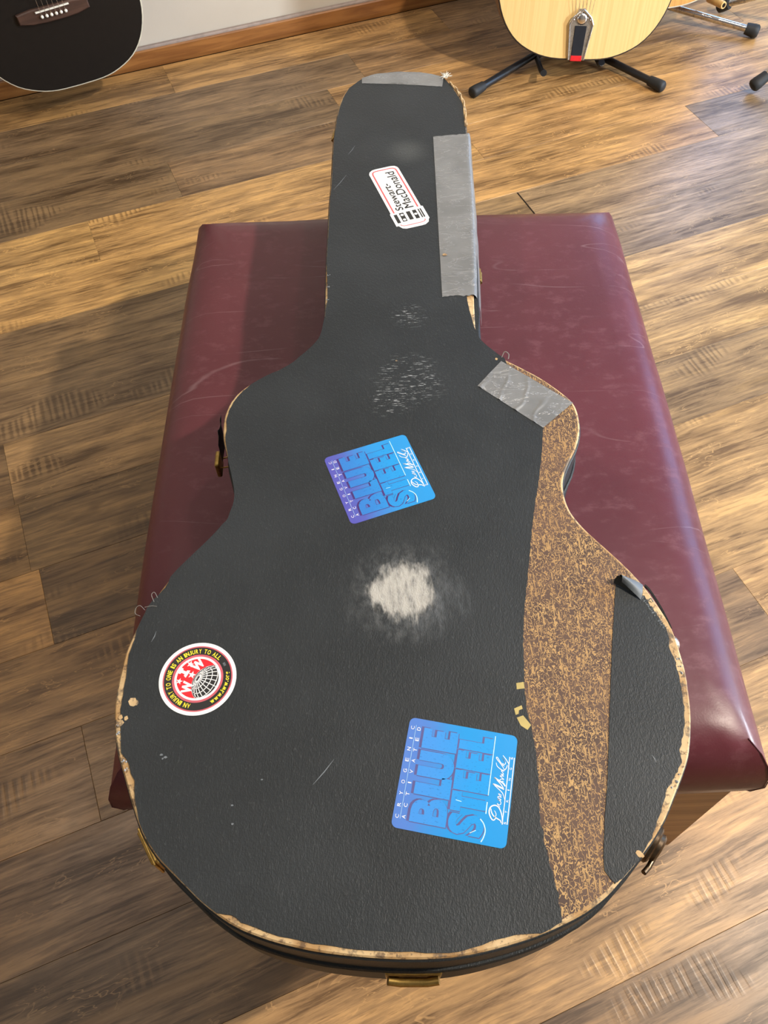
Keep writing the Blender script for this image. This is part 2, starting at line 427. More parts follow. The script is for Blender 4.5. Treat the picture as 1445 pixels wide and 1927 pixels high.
BLUEFACE2 = make_sticker('pale_blue_letter_face', (0.002, 0.275, 0.68), (0.045, 0.255, 0.68), 1, -0.02, 0.03, 0.45)
SHADOWINK1 = plain('plum_letter_shadow', (0.055, 0.022, 0.15), 0.4)
SHADOWINK2 = plain('grey_letter_shadow', (0.085, 0.085, 0.25), 0.4)
PALEINK = plain('pale_cyan_print', (0.50, 0.80, 0.95), 0.4)

# ------------------------------------------------------------------ room shell
T0, T1, N0, N1, HC = -2.7, 3.3, -2.6, 2.231, 2.6
rot = (0, 0, YAW)
def struct(name, mb, mat, parent=None):
    o = mb.build(name, mat, parent)
    if parent is None:
        o.rotation_euler = rot; o['kind'] = 'structure'
    return o
floor = struct('floor', MB().box(T0, T1, N0, N1, -0.06, -0.006), DARKGAP)
struct('ceiling', MB().box(T0 - .1, T1 + .1, N0 - .1, N1 + .1, HC, HC + .08), CEILING)
struct('wall_left', MB().box(T0 - .1, T0, N0, N1, -.06, HC), WALL2)
struct('wall_front', MB().box(T0 - .1, T1 + .1, N0 - .1, N0, -.06, HC), WALL2)
def holed(axis, a, b, c0, c1, h0, h1, w0, w1):   # a wall with one window opening
    m = MB()
    for u0, u1, z0, z1 in ((c0, w0, -.06, HC), (w1, c1, -.06, HC), (w0, w1, -.06, h0), (w0, w1, h1, HC)):
        m.box(*((a, b, u0, u1) if axis == 'n' else (u0, u1, a, b)), z0, z1)
    return m
struct('wall_right', holed('n', T1, T1 + .1, N0, N1, 0.62, 1.90, -0.10, 1.65), WALL2)
struct('wall_back', holed('t', N1, N1 + .1, T0, T1, 0.45, 1.35, 1.92, 2.60), WALL)
def window(name, boxes, pane):
    o = bpy.data.objects.new(name, None); COL.objects.link(o)
    o.rotation_euler = rot; o['kind'] = 'structure'
    for b in boxes: MB().box(*b, c=.004).build('window_frame', BLACKSTEEL, o)
    MB().box(*pane).build('pane', GLASS, o)
window('window_1', [(T1 + .03, T1 + .08, -0.10, 1.65, 0.62, 0.66), (T1 + .03, T1 + .08, -0.10, 1.65, 1.86, 1.90), (T1 + .03, T1 + .08, -0.10, -0.06, 0.66, 1.86),
                    (T1 + .03, T1 + .08, 1.61, 1.65, 0.66, 1.86)], (T1 + .05, T1 + .056, -0.06, 1.61, 0.66, 1.86))
window('window_2', [(1.92, 2.60, N1 + .03, N1 + .08, 0.45, 0.49), (1.92, 2.60, N1 + .03, N1 + .08, 1.31, 1.35), (1.92, 1.96, N1 + .03, N1 + .08, 0.49, 1.31),
                    (2.56, 2.60, N1 + .03, N1 + .08, 0.49, 1.31)], (1.96, 2.56, N1 + .05, N1 + .056, 0.49, 1.31))
p = room(T1 + .09, 0.775, 1.26); area('window_portal', p, room(0, 0.775, 1.3), 1, (1, 1, 1), 1.7, 1.25, True)
p = room(2.26, N1 + .09, 0.90); area('window_portal', p, room(2.26, 0, 0.90), 1, (1, 1, 1), 0.66, 0.88, True)
struct('baseboard_back', MB().box(T0, T1, 2.217, N1, -.004, 0.040, c=.004), TRIMWOOD)
struct('trim_1', MB().box(T0, T1, 2.219, N1, 0.040, 0.046, c=.0025), plain('dusty_grey_trim_cap', (0.30, 0.24, 0.21), 0.7))

# floor planks: rows run along the wall; tones follow the photographed boards
GOLDEN, TAN, BROWN, DARK, GREY, OLIVE = (0.40, 0.225, 0.080), (0.40, 0.255, 0.125), (0.25, 0.135, 0.055), (0.165, 0.095, 0.048), (0.205, 0.135, 0.080), (0.150, 0.090, 0.040)
ROWS = {  # row: list of (t where the board begins, tone)
    -3: [(-2.7, BROWN), (-1.3, DARK), (0.10, GREY), (1.3, TAN)], -2: [(-2.7, TAN), (-0.9, BROWN), (0.05, TAN), (1.1, GREY)],
    -1: [(-2.7, DARK), (-1.6, GREY), (-0.40, (0.19, .115, .065)), (0.86, TAN)], 0: [(-2.7, BROWN), (-1.4, DARK), (-0.55, (0.37, .22, .105)), (0.72, TAN)],
    1: [(-2.7, DARK), (-1.4, BROWN), (-0.62, (0.125, .072, .036)), (0.52, (0.38, .245, .125)), (1.6, BROWN)],
    2: [(-2.7, BROWN), (-1.4, DARK), (-0.45, (0.165, .092, .045)), (0.05, (0.185, .125, .080)), (0.725, TAN), (1.7, BROWN)],
    3: [(-2.7, DARK), (-1.35, (0.245, .135, .055)), (-0.255, (0.27, .155, .065)), (0.50, (0.36, .235, .115)), (1.4, GREY)],
    4: [(-2.7, BROWN), (-0.95, (0.27, .150, .060)), (0.30, (0.37, .24, .115)), (1.45, TAN)],
    5: [(-2.7, BROWN), (-1.30, (0.34, .185, .070)), (-0.268, (0.145, .085, .040)), (0.55, (0.235, .16, .088)), (1.7, TAN)],
    6: [(-2.7, BROWN), (-1.40, (0.22, .125, .050)), (-0.280, (0.165, .100, .046)), (0.62, (0.36, .235, .11)), (1.5, BROWN)],
    7: [(-2.7, TAN), (-1.20, (0.14, .085, .042)), (-0.285, (0.285, .175, .082)), (0.45, (0.40, .255, .110)), (1.65, TAN)],
    8: [(-2.7, DARK), (-0.92, (0.175, .110, .056)), (0.30, (0.24, .165, .098)), (1.5, GREY)],
    9: [(-2.7, BROWN), (-1.10, (0.175, .108, .052)), (0.15, (0.22, .14, .07)), (0.857, (0.25, .165, .092)), (2.0, TAN)],
    10: [(-2.7, DARK), (-0.85, (0.42, .24, .085)), (0.30, (0.40, .225, .085)), (1.38, (0.24, .16, .09)), (2.3, BROWN)],
    11: [(-2.7, GREY), (-1.30, (0.42, .245, .088)), (-0.03, (0.41, .235, .086)), (0.847, (0.40, .225, .088)), (1.9, TAN)],
    12: [(-2.7, TAN), (-1.00, (0.155, .098, .052)), (0.18, (0.21, .125, .062)), (0.847, (0.39, .225, .09)), (1.95, BROWN)],
    13: [(-2.7, DARK), (-0.60, (0.150, .095, .052)), (0.62, (0.34, .19, .075)), (1.75, GOLDEN)],
    14: [(-2.7, BROWN), (-0.50, (0.165, .105, .060)), (0.726, (0.25, .145, .068)), (1.5, DARK)],
    15: [(-2.7, DARK), (-0.9, (0.30, .17, .066)), (0.27, (0.35, .20, .078)), (1.02, (0.22, .13, .066)), (2.1, BROWN)],
}
prng = random.Random(5)
W0 = 0.139
for r in range(-18, 16):
    n0 = -0.018 + r * W0
    n1 = min(n0 + W0, 2.2165)
    if r in ROWS: segs = ROWS[r]
    else:
        t = T0; segs = []
        while t < T1:
            segs.append((t, prng.choice((GOLDEN, TAN, BROWN, DARK, GREY, OLIVE)))); t += prng.uniform(0.9, 1.3)
    for i, (t0, tone) in enumerate(segs):
        t1 = segs[i + 1][0] if i + 1 < len(segs) else T1
        lx, ly = (t1 - t0) / 2 - .0001, (n1 - n0) / 2 - .0001
        o = MB().prism([(-lx, -ly), (lx, -ly), (lx, ly), (-lx, ly)], -0.006, 0.0, 0.0004).build('plank', PLANK, floor)
        o.location = ((t0 + t1) / 2, (n0 + n1) / 2, 0)
        g_ = (0.27, 0.165, 0.073)                  # boards differ less among themselves than within themselves
        o.color = (*[a * .86 + b * .14 for a, b in zip(tone, g_)], 1)
# a strip of dark joint showing where two boards have pulled apart
joint = MB().box(0.8555, 0.8585, 1.236, 1.369, -0.004, 0.0004).build('open_joint', DARKGAP, floor)

# ------------------------------------------------------------------ bench
BX0, BX1, BY0, BY1 = -0.272, 0.3625, 0.222, 1.062
bench = thing('upholstered_bench', 'low square bench with burgundy leatherette cushion on a stained wood box base', 'bench', ((BX0 + BX1) / 2, (BY0 + BY1) / 2, 0))
borg = tuple(bench.location)
rings = [(0.030, 0.2465), (0.012, 0.250), (0.004, 0.266), (0.0, 0.292), (0.002, 0.312), (0.008, 0.330), (0.017, 0.344), (0.029, 0.353), (0.044, 0.3585), (0.062, 0.36), (0.10, 0.3602), (0.16, 0.3602), (0.23, 0.3602), (0.30, 0.3602)]
NS = 22
m = MB(); rows = []
for d, z in rings:
    x0, x1, y0, y1 = BX0 + d, BX1 - d, BY0 + d, BY1 - d
    row = []
    for (ax, ay), (bx_, by_) in (((x0, y0), (x1, y0)), ((x1, y0), (x1, y1)), ((x1, y1), (x0, y1)), ((x0, y1), (x0, y0))):
        for i in range(NS):
            u = i / NS
            px, py = ax + (bx_ - ax) * u, ay + (by_ - ay) * u
            k = noise.noise(Vector((px * 9, py * 9, z * 5))) * (0.0022 if d < 0.06 else 0.0006)
            bow = 0.004 * sin(pi * u) * max(0.0, 1 - d / 0.05)           # the sides belly out between the sewn corners
            nx, ny = (by_ - ay), -(bx_ - ax); L_ = math.hypot(nx, ny)
            row.append((px + nx / L_ * (bow + k), py + ny / L_ * (bow + k), z + (k * .3 if d < .05 else 0)))
    rows.append(row)
n4 = 4 * NS
m.v = [p for r_ in rows for p in r_]
m.f = [(i * n4 + j, i * n4 + (j + 1) % n4, (i + 1) * n4 + (j + 1) % n4, (i + 1) * n4 + j) for i in range(len(rows) - 1) for j in range(n4)]
m.f += [tuple(reversed(range(n4))), tuple(range((len(rows) - 1) * n4, len(rows) * n4))]
cushion = m.build('cushion', LEATHER, bench, borg, smooth=38)
for sx, sy in ((0, 0), (1, 0)):   # sewn seam down each corner
    pts = []
    for d, z in rings[1:8]:
        pts.append(((BX1 - d + .0006) if sx else (BX0 + d - .0006), (BY1 - d + .0006) if sy else (BY0 + d - .0006), z))
    MB().tube(pts, 0.0006, 6).build('seam', LEATHER, cushion, borg)
WX0, WX1, WY0, WY1 = BX0 + .013, BX1 - .013, BY0 + .010, BY1 - .012
for nm, b in (('front_panel', (WX0, WX1, WY0, WY0 + .018)), ('back_panel', (WX0, WX1, WY1 - .018, WY1)), ('side_panel', (WX0, WX0 + .018, WY0 + .018, WY1 - .018)), ('side_panel', (WX1 - .018, WX1, WY0 + .018, WY1 - .018))):
    MB().box(*b, 0.0, 0.2455, c=.0015).build(nm, BASEWOOD, bench, borg)
MB().box(WX0 + .018, WX1 - .018, WY0 + .018, WY1 - .018, 0.225, 0.2455).build('seat_board', BASEWOOD, bench, borg)

# ------------------------------------------------------------------ guitar case
OUTLINE = [(-0.0226, 1.1688), (-0.0111, 1.1808), (0.0066, 1.1913), (0.0412, 1.1951), (0.0709, 1.192), (0.0867, 1.1868), (0.1036, 1.1774), (0.1116, 1.1615), (0.1201, 1.1431), (0.1247, 1.1251), (0.1275, 1.1036), (0.1266, 1.0699), (0.1256, 1.0398), (0.1235, 0.974), (0.1213, 0.9146), (0.1183, 0.8598), (0.1158, 0.8189), (0.1119, 0.7659), (0.1085, 0.7212), (0.107, 0.6946), (0.1059, 0.6615), (0.1115, 0.6468), (0.1226, 0.6321), (0.1317, 0.6224), (0.1482, 0.6094), (0.1661, 0.5944), (0.1791, 0.5805), (0.1887, 0.5686), (0.195, 0.5582), (0.1975, 0.5461), (0.1973, 0.5301), (0.1949, 0.5163), (0.1895, 0.5015), (0.1816, 0.4867), (0.1739, 0.471), (0.1704, 0.4592), (0.1694, 0.4488), (0.17, 0.4378), (0.1728, 0.4252), (0.178, 0.4144), (0.1846, 0.4037), (0.1983, 0.3854), (0.2094, 0.3704), (0.218, 0.3574), (0.2252, 0.3446), (0.2334, 0.3252), (0.2398, 0.3052), (0.2419, 0.2835), (0.2425, 0.2648), (0.2408, 0.2457), (0.2387, 0.2306), (0.2362, 0.2194), (0.2337, 0.2101), (0.2288, 0.1961), (0.2212, 0.1821), (0.2123, 0.1677), (0.2016, 0.151), (0.19, 0.1367), (0.1812, 0.1278), (0.1727, 0.1194), (0.1608, 0.1091), (0.1493, 0.0993), (0.1335, 0.0898), (0.1184, 0.0832), (0.101, 0.077), (0.0836, 0.0722), (0.059, 0.067), (0.0356, 0.0641), (0.012, 0.0638), (-0.0111, 0.065), (-0.0343, 0.0673), (-0.058, 0.0708), (-0.0816, 0.0763), (-0.0977, 0.0814), (-0.1094, 0.086), (-0.121, 0.0923), (-0.1366, 0.103), (-0.1492, 0.1138), (-0.1619, 0.1248), (-0.1727, 0.1349), (-0.1857, 0.1519), (-0.197, 0.1749), (-0.205, 0.1935), (-0.2125, 0.211), (-0.2176, 0.2281), (-0.2209, 0.247), (-0.2216, 0.2596), (-0.2211, 0.2747), (-0.2195, 0.2959), (-0.2162, 0.3099), (-0.2132, 0.3208), (-0.2086, 0.3338), (-0.202, 0.3464), (-0.1953, 0.3594), (-0.1866, 0.3731), (-0.1762, 0.3864), (-0.1672, 0.3973), (-0.1577, 0.4091), (-0.1484, 0.4225), (-0.1428, 0.4349), (-0.1398, 0.4478), (-0.1403, 0.4613), (-0.1442, 0.479), (-0.1507, 0.5031), (-0.1555, 0.5205), (-0.1575, 0.5341), (-0.1579, 0.5459), (-0.1562, 0.5612), (-0.1502, 0.5786), (-0.1392, 0.5927), (-0.1239, 0.6053), (-0.1072, 0.6156), (-0.093, 0.6253), (-0.0807, 0.6367), (-0.0689, 0.6518), (-0.0628, 0.6637), (-0.0596, 0.6824), (-0.0584, 0.7033), (-0.0584, 0.7615), (-0.0578, 0.8074), (-0.057, 0.8407), (-0.056, 0.8952), (-0.0542, 0.9352), (-0.0523, 1.0207), (-0.0504, 1.0476), (-0.0478, 1.0855), (-0.0436, 1.1194), (-0.0362, 1.1487)]
COVER_INSET = [(-0.0226, 1.1688, 0.00135), (0.002, 1.1901, 0.00045), (0.1036, 1.1774, 0.0009), (0.1201, 1.1431, 0.00315), (0.1275, 1.1036, 0.0027), (0.1253, 1.0398, 0.00045), (0.1119, 0.7659, 0.00045), (0.1084, 0.7238, 0.00045), (0.1086, 0.7194, 0.00765), (0.1074, 0.6921, 0.00495), (0.1064, 0.6599, 0.0), (0.1226, 0.6321, 0.0), (0.1317, 0.6224, 0.0), (0.1006, 0.077, 0.0018), (0.0836, 0.0719, 0.00675), (0.0668, 0.0684, 0.00765), (0.0484, 0.0657, 0.0054), (0.0193, 0.0639, 0.00495), (-0.0097, 0.065, 0.0063), (-0.035, 0.0673, 0.00585), (-0.0679, 0.0727, 0.0063), (-0.0977, 0.0814, 0.00585), (-0.1167, 0.0899, 0.0072), (-0.1266, 0.0962, 0.0009), (-0.1704, 0.1326, 0.0009), (-0.1898, 0.1604, 0.0009), (-0.197, 0.1749, 0.0027), (-0.2015, 0.1861, 0.0063), (-0.2089, 0.2026, 0.0054), (-0.2126, 0.211, 0.00225), (-0.217, 0.2259, 0.0054), (-0.2209, 0.247, 0.0054), (-0.2211, 0.2747, 0.0054), (-0.2183, 0.3002, 0.0036), (-0.2138, 0.3188, 0.00135), (-0.202, 0.3464, 0.0), (-0.1953, 0.3594, 0.0027), (-0.1905, 0.3667, 0.0), (-0.144, 0.4317, 0.00045), (-0.1403, 0.4613, 0.0), (-0.1507, 0.5031, 0.00045), (-0.1559, 0.5219, 0.0018), (-0.1579, 0.5459, 0.0036), (-0.1546, 0.5647, 0.00315), (-0.1392, 0.5932, 0.0018), (-0.1191, 0.6081, 0.00135), (-0.1072, 0.6159, 0.00225), (-0.0974, 0.6224, 0.00135), (-0.081, 0.6365, 0.0), (-0.0581, 0.6991, 0.00045), (-0.0582, 0.7249, 0.00225), (-0.0583, 0.756, 0.0018), (-0.058, 0.779, 0.00045), (-0.0542, 0.9352, 0.0009), (-0.0504, 1.0476, 0.00045), (-0.0436, 1.1194, 0.0018), (-0.0362, 1.1487, 0.0027)]
TORN_EDGE = [(0.1317, 0.6224), (0.1467, 0.5731), (0.1606, 0.5261), (0.1557, 0.4968), (0.1476, 0.4619), (0.1394, 0.4287), (0.1337, 0.4027), (0.1276, 0.3721), (0.1209, 0.3403), (0.1155, 0.31), (0.1136, 0.2978), (0.1113, 0.2716), (0.1097, 0.2578), (0.1096, 0.2354), (0.1115, 0.2202), (0.112, 0.2012), (0.1114, 0.1805), (0.1089, 0.1567), (0.1097, 0.1405), (0.1116, 0.1283), (0.1135, 0.1118), (0.1154, 0.1009), (0.1151, 0.0829)]
RIGHT_COVER = [(0.201, 0.3502), (0.1999, 0.3466), (0.1947, 0.324), (0.1874, 0.2929), (0.1808, 0.262), (0.1745, 0.2326), (0.1695, 0.2078), (0.1635, 0.179), (0.1575, 0.1553), (0.1515, 0.1272), (0.1502, 0.1161), (0.1538, 0.1107), (0.1564, 0.1074), (0.1632, 0.1114), (0.1755, 0.1222), (0.1881, 0.1371), (0.1992, 0.1564), (0.2059, 0.1694), (0.2141, 0.1811), (0.2228, 0.1909), (0.2236, 0.202), (0.2279, 0.212), (0.2326, 0.2251), (0.2351, 0.2426), (0.2363, 0.2589), (0.2362, 0.2737), (0.2341, 0.2876), (0.2358, 0.3001), (0.2312, 0.3147), (0.2262, 0.3255), (0.2223, 0.3359), (0.2165, 0.3413), (0.2103, 0.3478)]
TWEED_RIGHT = [(0.2158, 0.3518), (0.2039, 0.348), (0.1933, 0.2976), (0.1791, 0.2333), (0.167, 0.1753), (0.1556, 0.1263), (0.154, 0.1156), (0.1574, 0.1113), (0.1588, 0.1084)]
TAPE_LONG_LEFT = [(0.0806, 1.0294), (0.0728, 0.7199)]
TAPE_LONG_RIGHT = [(0.1277, 1.0356), (0.1239, 0.9724), (0.1217, 0.9132), (0.1184, 0.8585), (0.1159, 0.8176), (0.1121, 0.7647), (0.1086, 0.7201)]
TAPE_TOP_FRONT = [(-0.0127, 1.1664), (0.0355, 1.1624), (0.1004, 1.152)]
TAPE_TOP_BACK = [(-0.0126, 1.1805), (0.0066, 1.1908), (0.0411, 1.1947), (0.0708, 1.1916), (0.0866, 1.1864), (0.1043, 1.1769)]
TAPE_SHOULDER = [(0.1005, 0.5842), (0.1284, 0.6181), (0.1376, 0.615), (0.1947, 0.5573), (0.1604, 0.5259)]

STRIP = [(0.2256, 0.3473), (0.2291, 0.3419), (0.2344, 0.3272), (0.2381, 0.3129), (0.2396, 0.3049)]
case = thing('guitar_case', 'worn black acoustic guitar case with stickers and duct tape lying on the burgundy bench', 'guitar case', (CX, CY, CZ))
corg = (CX, CY, CZ)
def part(mb, name, mat, parent=None, **k): return mb.build(name, mat, parent or case, corg, **k)
OUT = spline(OUTLINE, 3)
if parea(OUT) > 0: OUT.reverse()                 # clockwise seen from above
NO = len(OUT)
def near(pt): return min(range(NO), key=lambda i: (OUT[i][0] - pt[0]) ** 2 + (OUT[i][1] - pt[1]) ** 2)
def along(keys, default=0.0):                    # keyed values spread cyclically along the outline
    ks = sorted((near((x, y)), v) for x, y, v in keys)
    out = []
    for i in range(NO):
        a = [k for k in ks if k[0] <= i]; b = [k for k in ks if k[0] > i]
        (i0, v0) = a[-1] if a else (ks[-1][0] - NO, ks[-1][1])
        (i1, v1) = b[0] if b else (ks[0][0] + NO, ks[0][1])
        out.append(v0 + (v1 - v0) * (i - i0) / max(1, i1 - i0))
    return out
ZT = 0.480
# lower shell, wider than the lid on the treble side of the neck
LOW = [(0.1256, 1.0398, .003), (0.1183, 0.8598, .004), (0.1119, 0.7659, .011), (0.107, 0.6946, .013), (0.1059, 0.6615, .008), (0.1226, 0.6321, .002), (0.19, 0.5, .003), (0.1704, 0.4592, .003),
       (0.2419, 0.2835, .002), (0.02, 0.0638, .003), (-0.2216, 0.26, .002), (-0.14, 0.4478, .001), (-0.0584, 0.72, .002), (0.04, 1.195, .003)]
low = offset(OUT, along(LOW))
m = MB().prism(low, 0.3602, 0.424, 0.002, 0.006)
part(m, 'lower_shell', VINYL_SIDE)
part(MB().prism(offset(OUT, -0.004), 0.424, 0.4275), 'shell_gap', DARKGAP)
part(MB().prism(offset(OUT, [v * .5 for v in along(LOW)]), 0.4275, 0.4765, 0.001, 0.002), 'lid', VINYL_SIDE, smooth=40)
m = MB()                                          # piping bead round the lid's lower edge
bead = offset(OUT, [v * .5 + .0008 for v in along(LOW)])
pts = [(x, y, 0.4305) for x, y in bead[::2]]
m.tube(pts + [pts[0]], 0.0022, 6, caps=False)
part(m, 'piping', VINYL_SIDE, smooth=60, label='worn black piping round the lid edge')
part(MB().prism(OUT, 0.4765, ZT, 0.0012), 'lid_board', BOARD, smooth=40, label='bare tan wood edge of the lid')

rng = random.Random(11)
def ragged(n, amp, step=3):
    k = [rng.uniform(-1, 1) for _ in range(n // step + 3)]
    return [amp * (k[i // step] * (1 - (i % step) / step) + k[i // step + 1] * (i % step) / step) + amp * .5 * rng.uniform(-1, 1) for i in range(n)]
ins = along(COVER_INSET)
jit = ragged(NO, 0.0009)
ins = [-(v * (.72 if OUT[i_][1] < .12 else 1.0) + (j if v > .0016 else 0.0)) if v > .0004 else 0.0006 for i_, (v, j) in enumerate(zip(ins, jit))]
cov = offset(OUT, ins)
i0, i1 = near((0.1184, 0.0832)), near((0.1317, 0.6224))
idx = list(range(i0, NO)) + list(range(0, i1 + 1)) if i0 > i1 else list(range(i0, i1 + 1))
edge = []
for a, b in zip(TORN_EDGE, TORN_EDGE[1:]):
    for q in range(6):
        u = q / 6; s = rng.uniform(-.0004, .0004) if b[1] < .50 else 0
        if b[1] < .17: s *= 2.2
        edge.append((a[0] + (b[0] - a[0]) * u + s, a[1] + (b[1] - a[1]) * u))
edge.append((0.1151, 0.0838))
main = [cov[i] for i in idx] + edge[1:]
cover = part(MB().sheet(main, ZT - .0002, ZT + .0008), 'vinyl_cover', VINYL, label='black textured vinyl covering with a chalky white rub mark')
ri = []
for a, b in zip(RIGHT_COVER, RIGHT_COVER[1:] + RIGHT_COVER[:1]):
    for q in range(5):
        u = q / 5; s = .0007 if a[0] > .165 and a[1] > .112 and not (a[0] < .2005 and a[1] > .20) else .00015
        ri.append((a[0] + (b[0] - a[0]) * u + rng.uniform(-s, s), a[1] + (b[1] - a[1]) * u + rng.uniform(-s, s)))
part(MB().sheet(ri, ZT - .0002, ZT + .0008), 'vinyl_patch', VINYL, label='black vinyl piece right of the torn brown strip')
j0, j1 = near((0.135, 0.6200)), near((0.2155, 0.3610))
jl = list(range(j0, j1 + 1))
tw_out = offset(OUT, -.0022)
j2, j3 = near((0.158, 0.1070)), near((0.1151, 0.0829))
tin = offset(OUT, [-(.0025 + abs(x)) for x in ragged(NO, .0012)])
tw = [tw_out[i] for i in jl] + list(TWEED_RIGHT) + [tin[i] for i in range(j2, j3 + 1)] + [(x - .004, y) for x, y in reversed(TORN_EDGE[3:-1])] + [(0.150, 0.5731), (0.134, 0.612)]
part(MB().sheet(tw, ZT - .0002, ZT + .0003), 'tweed_layer', TWEED, label='older brown and tan speckled covering laid bare')

# curled flap of vinyl at the top of the patch
rows = []
for i in range(9):
    u = i / 8
    top = Vector((0.2030 + .0205 * u, 0.3535 - .0006 * u - .0066 * u * u)); bot = Vector((0.2040 + .0150 * u, 0.3470 - .0155 * u))
    r_ = []
    for j in range(7):
        v = j / 6
        q = top + (bot - top) * v
        r_.append((q.x, q.y, ZT + .0012 + .0095 * (1 - u) ** .8 * sin(pi * (.18 + .62 * v)) + .002 * sin(pi * v)))
    rows.append(r_)
m = MB().grid(rows)
flap = part(m, 'torn_flap', FLAPMAT, smooth=60, label='curled grey flap of torn vinyl')
rows = []                                          # its rolled underside, in front of the lit top
for i in range(9):
    u = i / 8
    a = Vector((0.1985 + .020 * u, 0.3492 - .0135 * u)); b = Vector((0.2040 + .0150 * u, 0.3470 - .0155 * u)); top = Vector((0.2030 + .0205 * u, 0.3535 - .0006 * u - .0066 * u * u))
    rows.append([(a.x, a.y, ZT + .0010), (a.x + .0006, a.y + .002, ZT + .0035), ((a.x + top.x) / 2, (a.y + top.y) / 2 + .0005, ZT + .0012 + .0085 * (1 - u)), (top.x, top.y, ZT + .0012 + .0095 * (1 - u) ** .8 * sin(pi * .18))])
part(MB().grid(rows), 'flap_roll', VINYL_SIDE, flap, smooth=60)
m = MB()                                           # ragged fringe between patch and bare edge
for k in range(34):
    u = rng.random(); q = Vector((0.2195, 0.3375)).lerp(Vector((0.2352, 0.3005)), u)
    a = rng.uniform(-.6, 1.6); L_ = rng.uniform(.0012, .0032); w_ = rng.uniform(.0005, .0013)
    d = Vector((cos(a), sin(a))); e = Vector((-d.y, d.x)) * w_
    m.add([(q.x - e.x, q.y - e.y, ZT + .0008), (q.x + e.x, q.y + e.y, ZT + .0008), (q.x + d.x * L_, q.y + d.y * L_, ZT + rng.uniform(.0012, .003)), (q.x - d.x * L_ * .6, q.y - d.y * L_ * .6, ZT + .0009)], [(0, 1, 2), (1, 0, 3)])
part(m, 'torn_fringe', FLAPMAT, kind='stuff')
m = MB()
sp = spline(STRIP, 4, closed=False)
m.grid([[(x - .0006, y - .0003, 0.4790), (x + .0007, y + .0004, 0.4796), (x + .0012, y + .0007, 0.474)] for x, y in sp])
part(m, 'peeled_strip', VINYL_SIDE, smooth=60, label='thin black strip peeling from the right edge')
def loop_thread(pts, r=.00022):
    part(MB().tube(spline(pts, 5, closed=False), r, 5), 'loose_thread', THREAD)
loop_thread([(-.2085, .3365, .4802), (-.2125, .3395, .4835), (-.2160, .3375, .4825), (-.2165, .3335, .4805), (-.2120, .3310, .4802)])
loop_thread([(-.2015, .3440, .4806), (-.2040, .3500, .4830), (-.2015, .3520, .4835), (-.1990, .3480, .4810)])
loop_thread([(-.2090, .3390, .4810), (-.2030, .3400, .4812), (-.1985, .3395, .4810)])
loop_thread([(.1295, .6235, .4808), (.1325, .6275, .4850), (.1365, .6245, .4845), (.1360, .6205, .4815)], .0005)
loop_thread([(.2240, .3300, .4808), (.2270, .3320, .4830), (.2290, .3295, .4812)], .0005)
m = MB()                                           # flakes where the vinyl is chipped to bare wood
def blob(x, y, r, e=1.0, z=ZT + .00085):
    z += rng.uniform(0, .00012)
    a0 = rng.random() * 6; n = 9
    m.add([(x + r * (1 if k % 2 else .78) * rng.uniform(.75, 1.15) * cos(a0 + 6.283 * k / n), y + e * r * rng.uniform(.75, 1.15) * sin(a0 + 6.283 * k / n), z) for k in range(n)], [tuple(range(n))])
for x, y, r in ((-.2071, .2533, .0040), (-.2040, .2525, .0022), (-.2103, .2400, .0020), (-.2147, .2358, .0034), (-.2150, .2410, .0022), (.0183, .6231, .0013), (.1772, .1268, .0026), (.1790, .1255, .0016), (.1238, .6215, .0018)):
    blob(x, y, r, 1.0)
part(m, 'chipped_spot', BOARD, kind='stuff', label='tan chips in the vinyl covering')
m = MB()
for x, y, r in ((-.1784, .2095, .0016), (-.1750, .2075, .0016), (-.1770, .2065, .0011), (-.1203, .1695, .0012), (-.1190, .1560, .0012), (-.0990, .1880, .0010)): blob(x, y, r, .6)
for a, b in (((-.0346, .9521), (-.0507, .9218)), ((-.0234, 1.0156), (-.0326, .9958)), ((-.0600, .1830), (-.0440, .2020)), ((-.1960, .3160), (-.1990, .3060)), ((.2010, .1980), (.2030, .1920))):
    m.stroke([a, ((a[0] + b[0]) / 2 + .0006, (a[1] + b[1]) / 2), b], [.0002, .0008, .0002], ZT + .00085)
part(m, 'pale_scratch', PALEVINYL, kind='stuff')
m = MB()                                           # greyed lumps of glue and frayed cloth along the worn rim
for (x, y, L_) in ((-.0584, .745, .046), (-.2155, .2300, .018), (-.2085, .2010, .010), (.2268, .2700, .014), (.2155, .1790, .010)):
    for k in range(int(L_ * 900)):
        q = OUT[near((x, y + rng.uniform(-L_ / 2, L_ / 2)))]
        s = rng.uniform(.0004, .0012); h = rng.uniform(.0009, .0016)
        ii = rng.uniform(.0015, .0050); cx_ = q[0] + (ii if x < .05 else -ii); cy_ = q[1] + rng.uniform(-.001, .001)
        m.add([(cx_ - s, cy_, ZT), (cx_, cy_ - s, ZT), (cx_ + s, cy_, ZT), (cx_, cy_ + s, ZT), (cx_, cy_, ZT + h)], [(0, 1, 4), (1, 2, 4), (2, 3, 4), (3, 0, 4)])
part(m, 'frayed_rim', plain('greyed_fibre', (0.42, 0.44, 0.45), .8, .2), kind='stuff', label='pale frayed fibre along the worn rim')
# gold print left over from a stamped word
for poly in (((.1035, .2598), (.1096, .2606), (.1098, .2551), (.1033, .2544)), ((.0993, .2384), (.1056, .2409), (.1062, .2380), (.1030, .2368), (.1024, .2338), (.1000, .2331)), ((.1006, .2309), (.1058, .2325), (.1112, .2245), (.1080, .2206), (.1030, .2244))):
    part(MB().flat(poly, ZT + .00086), 'gold_print', GOLD)

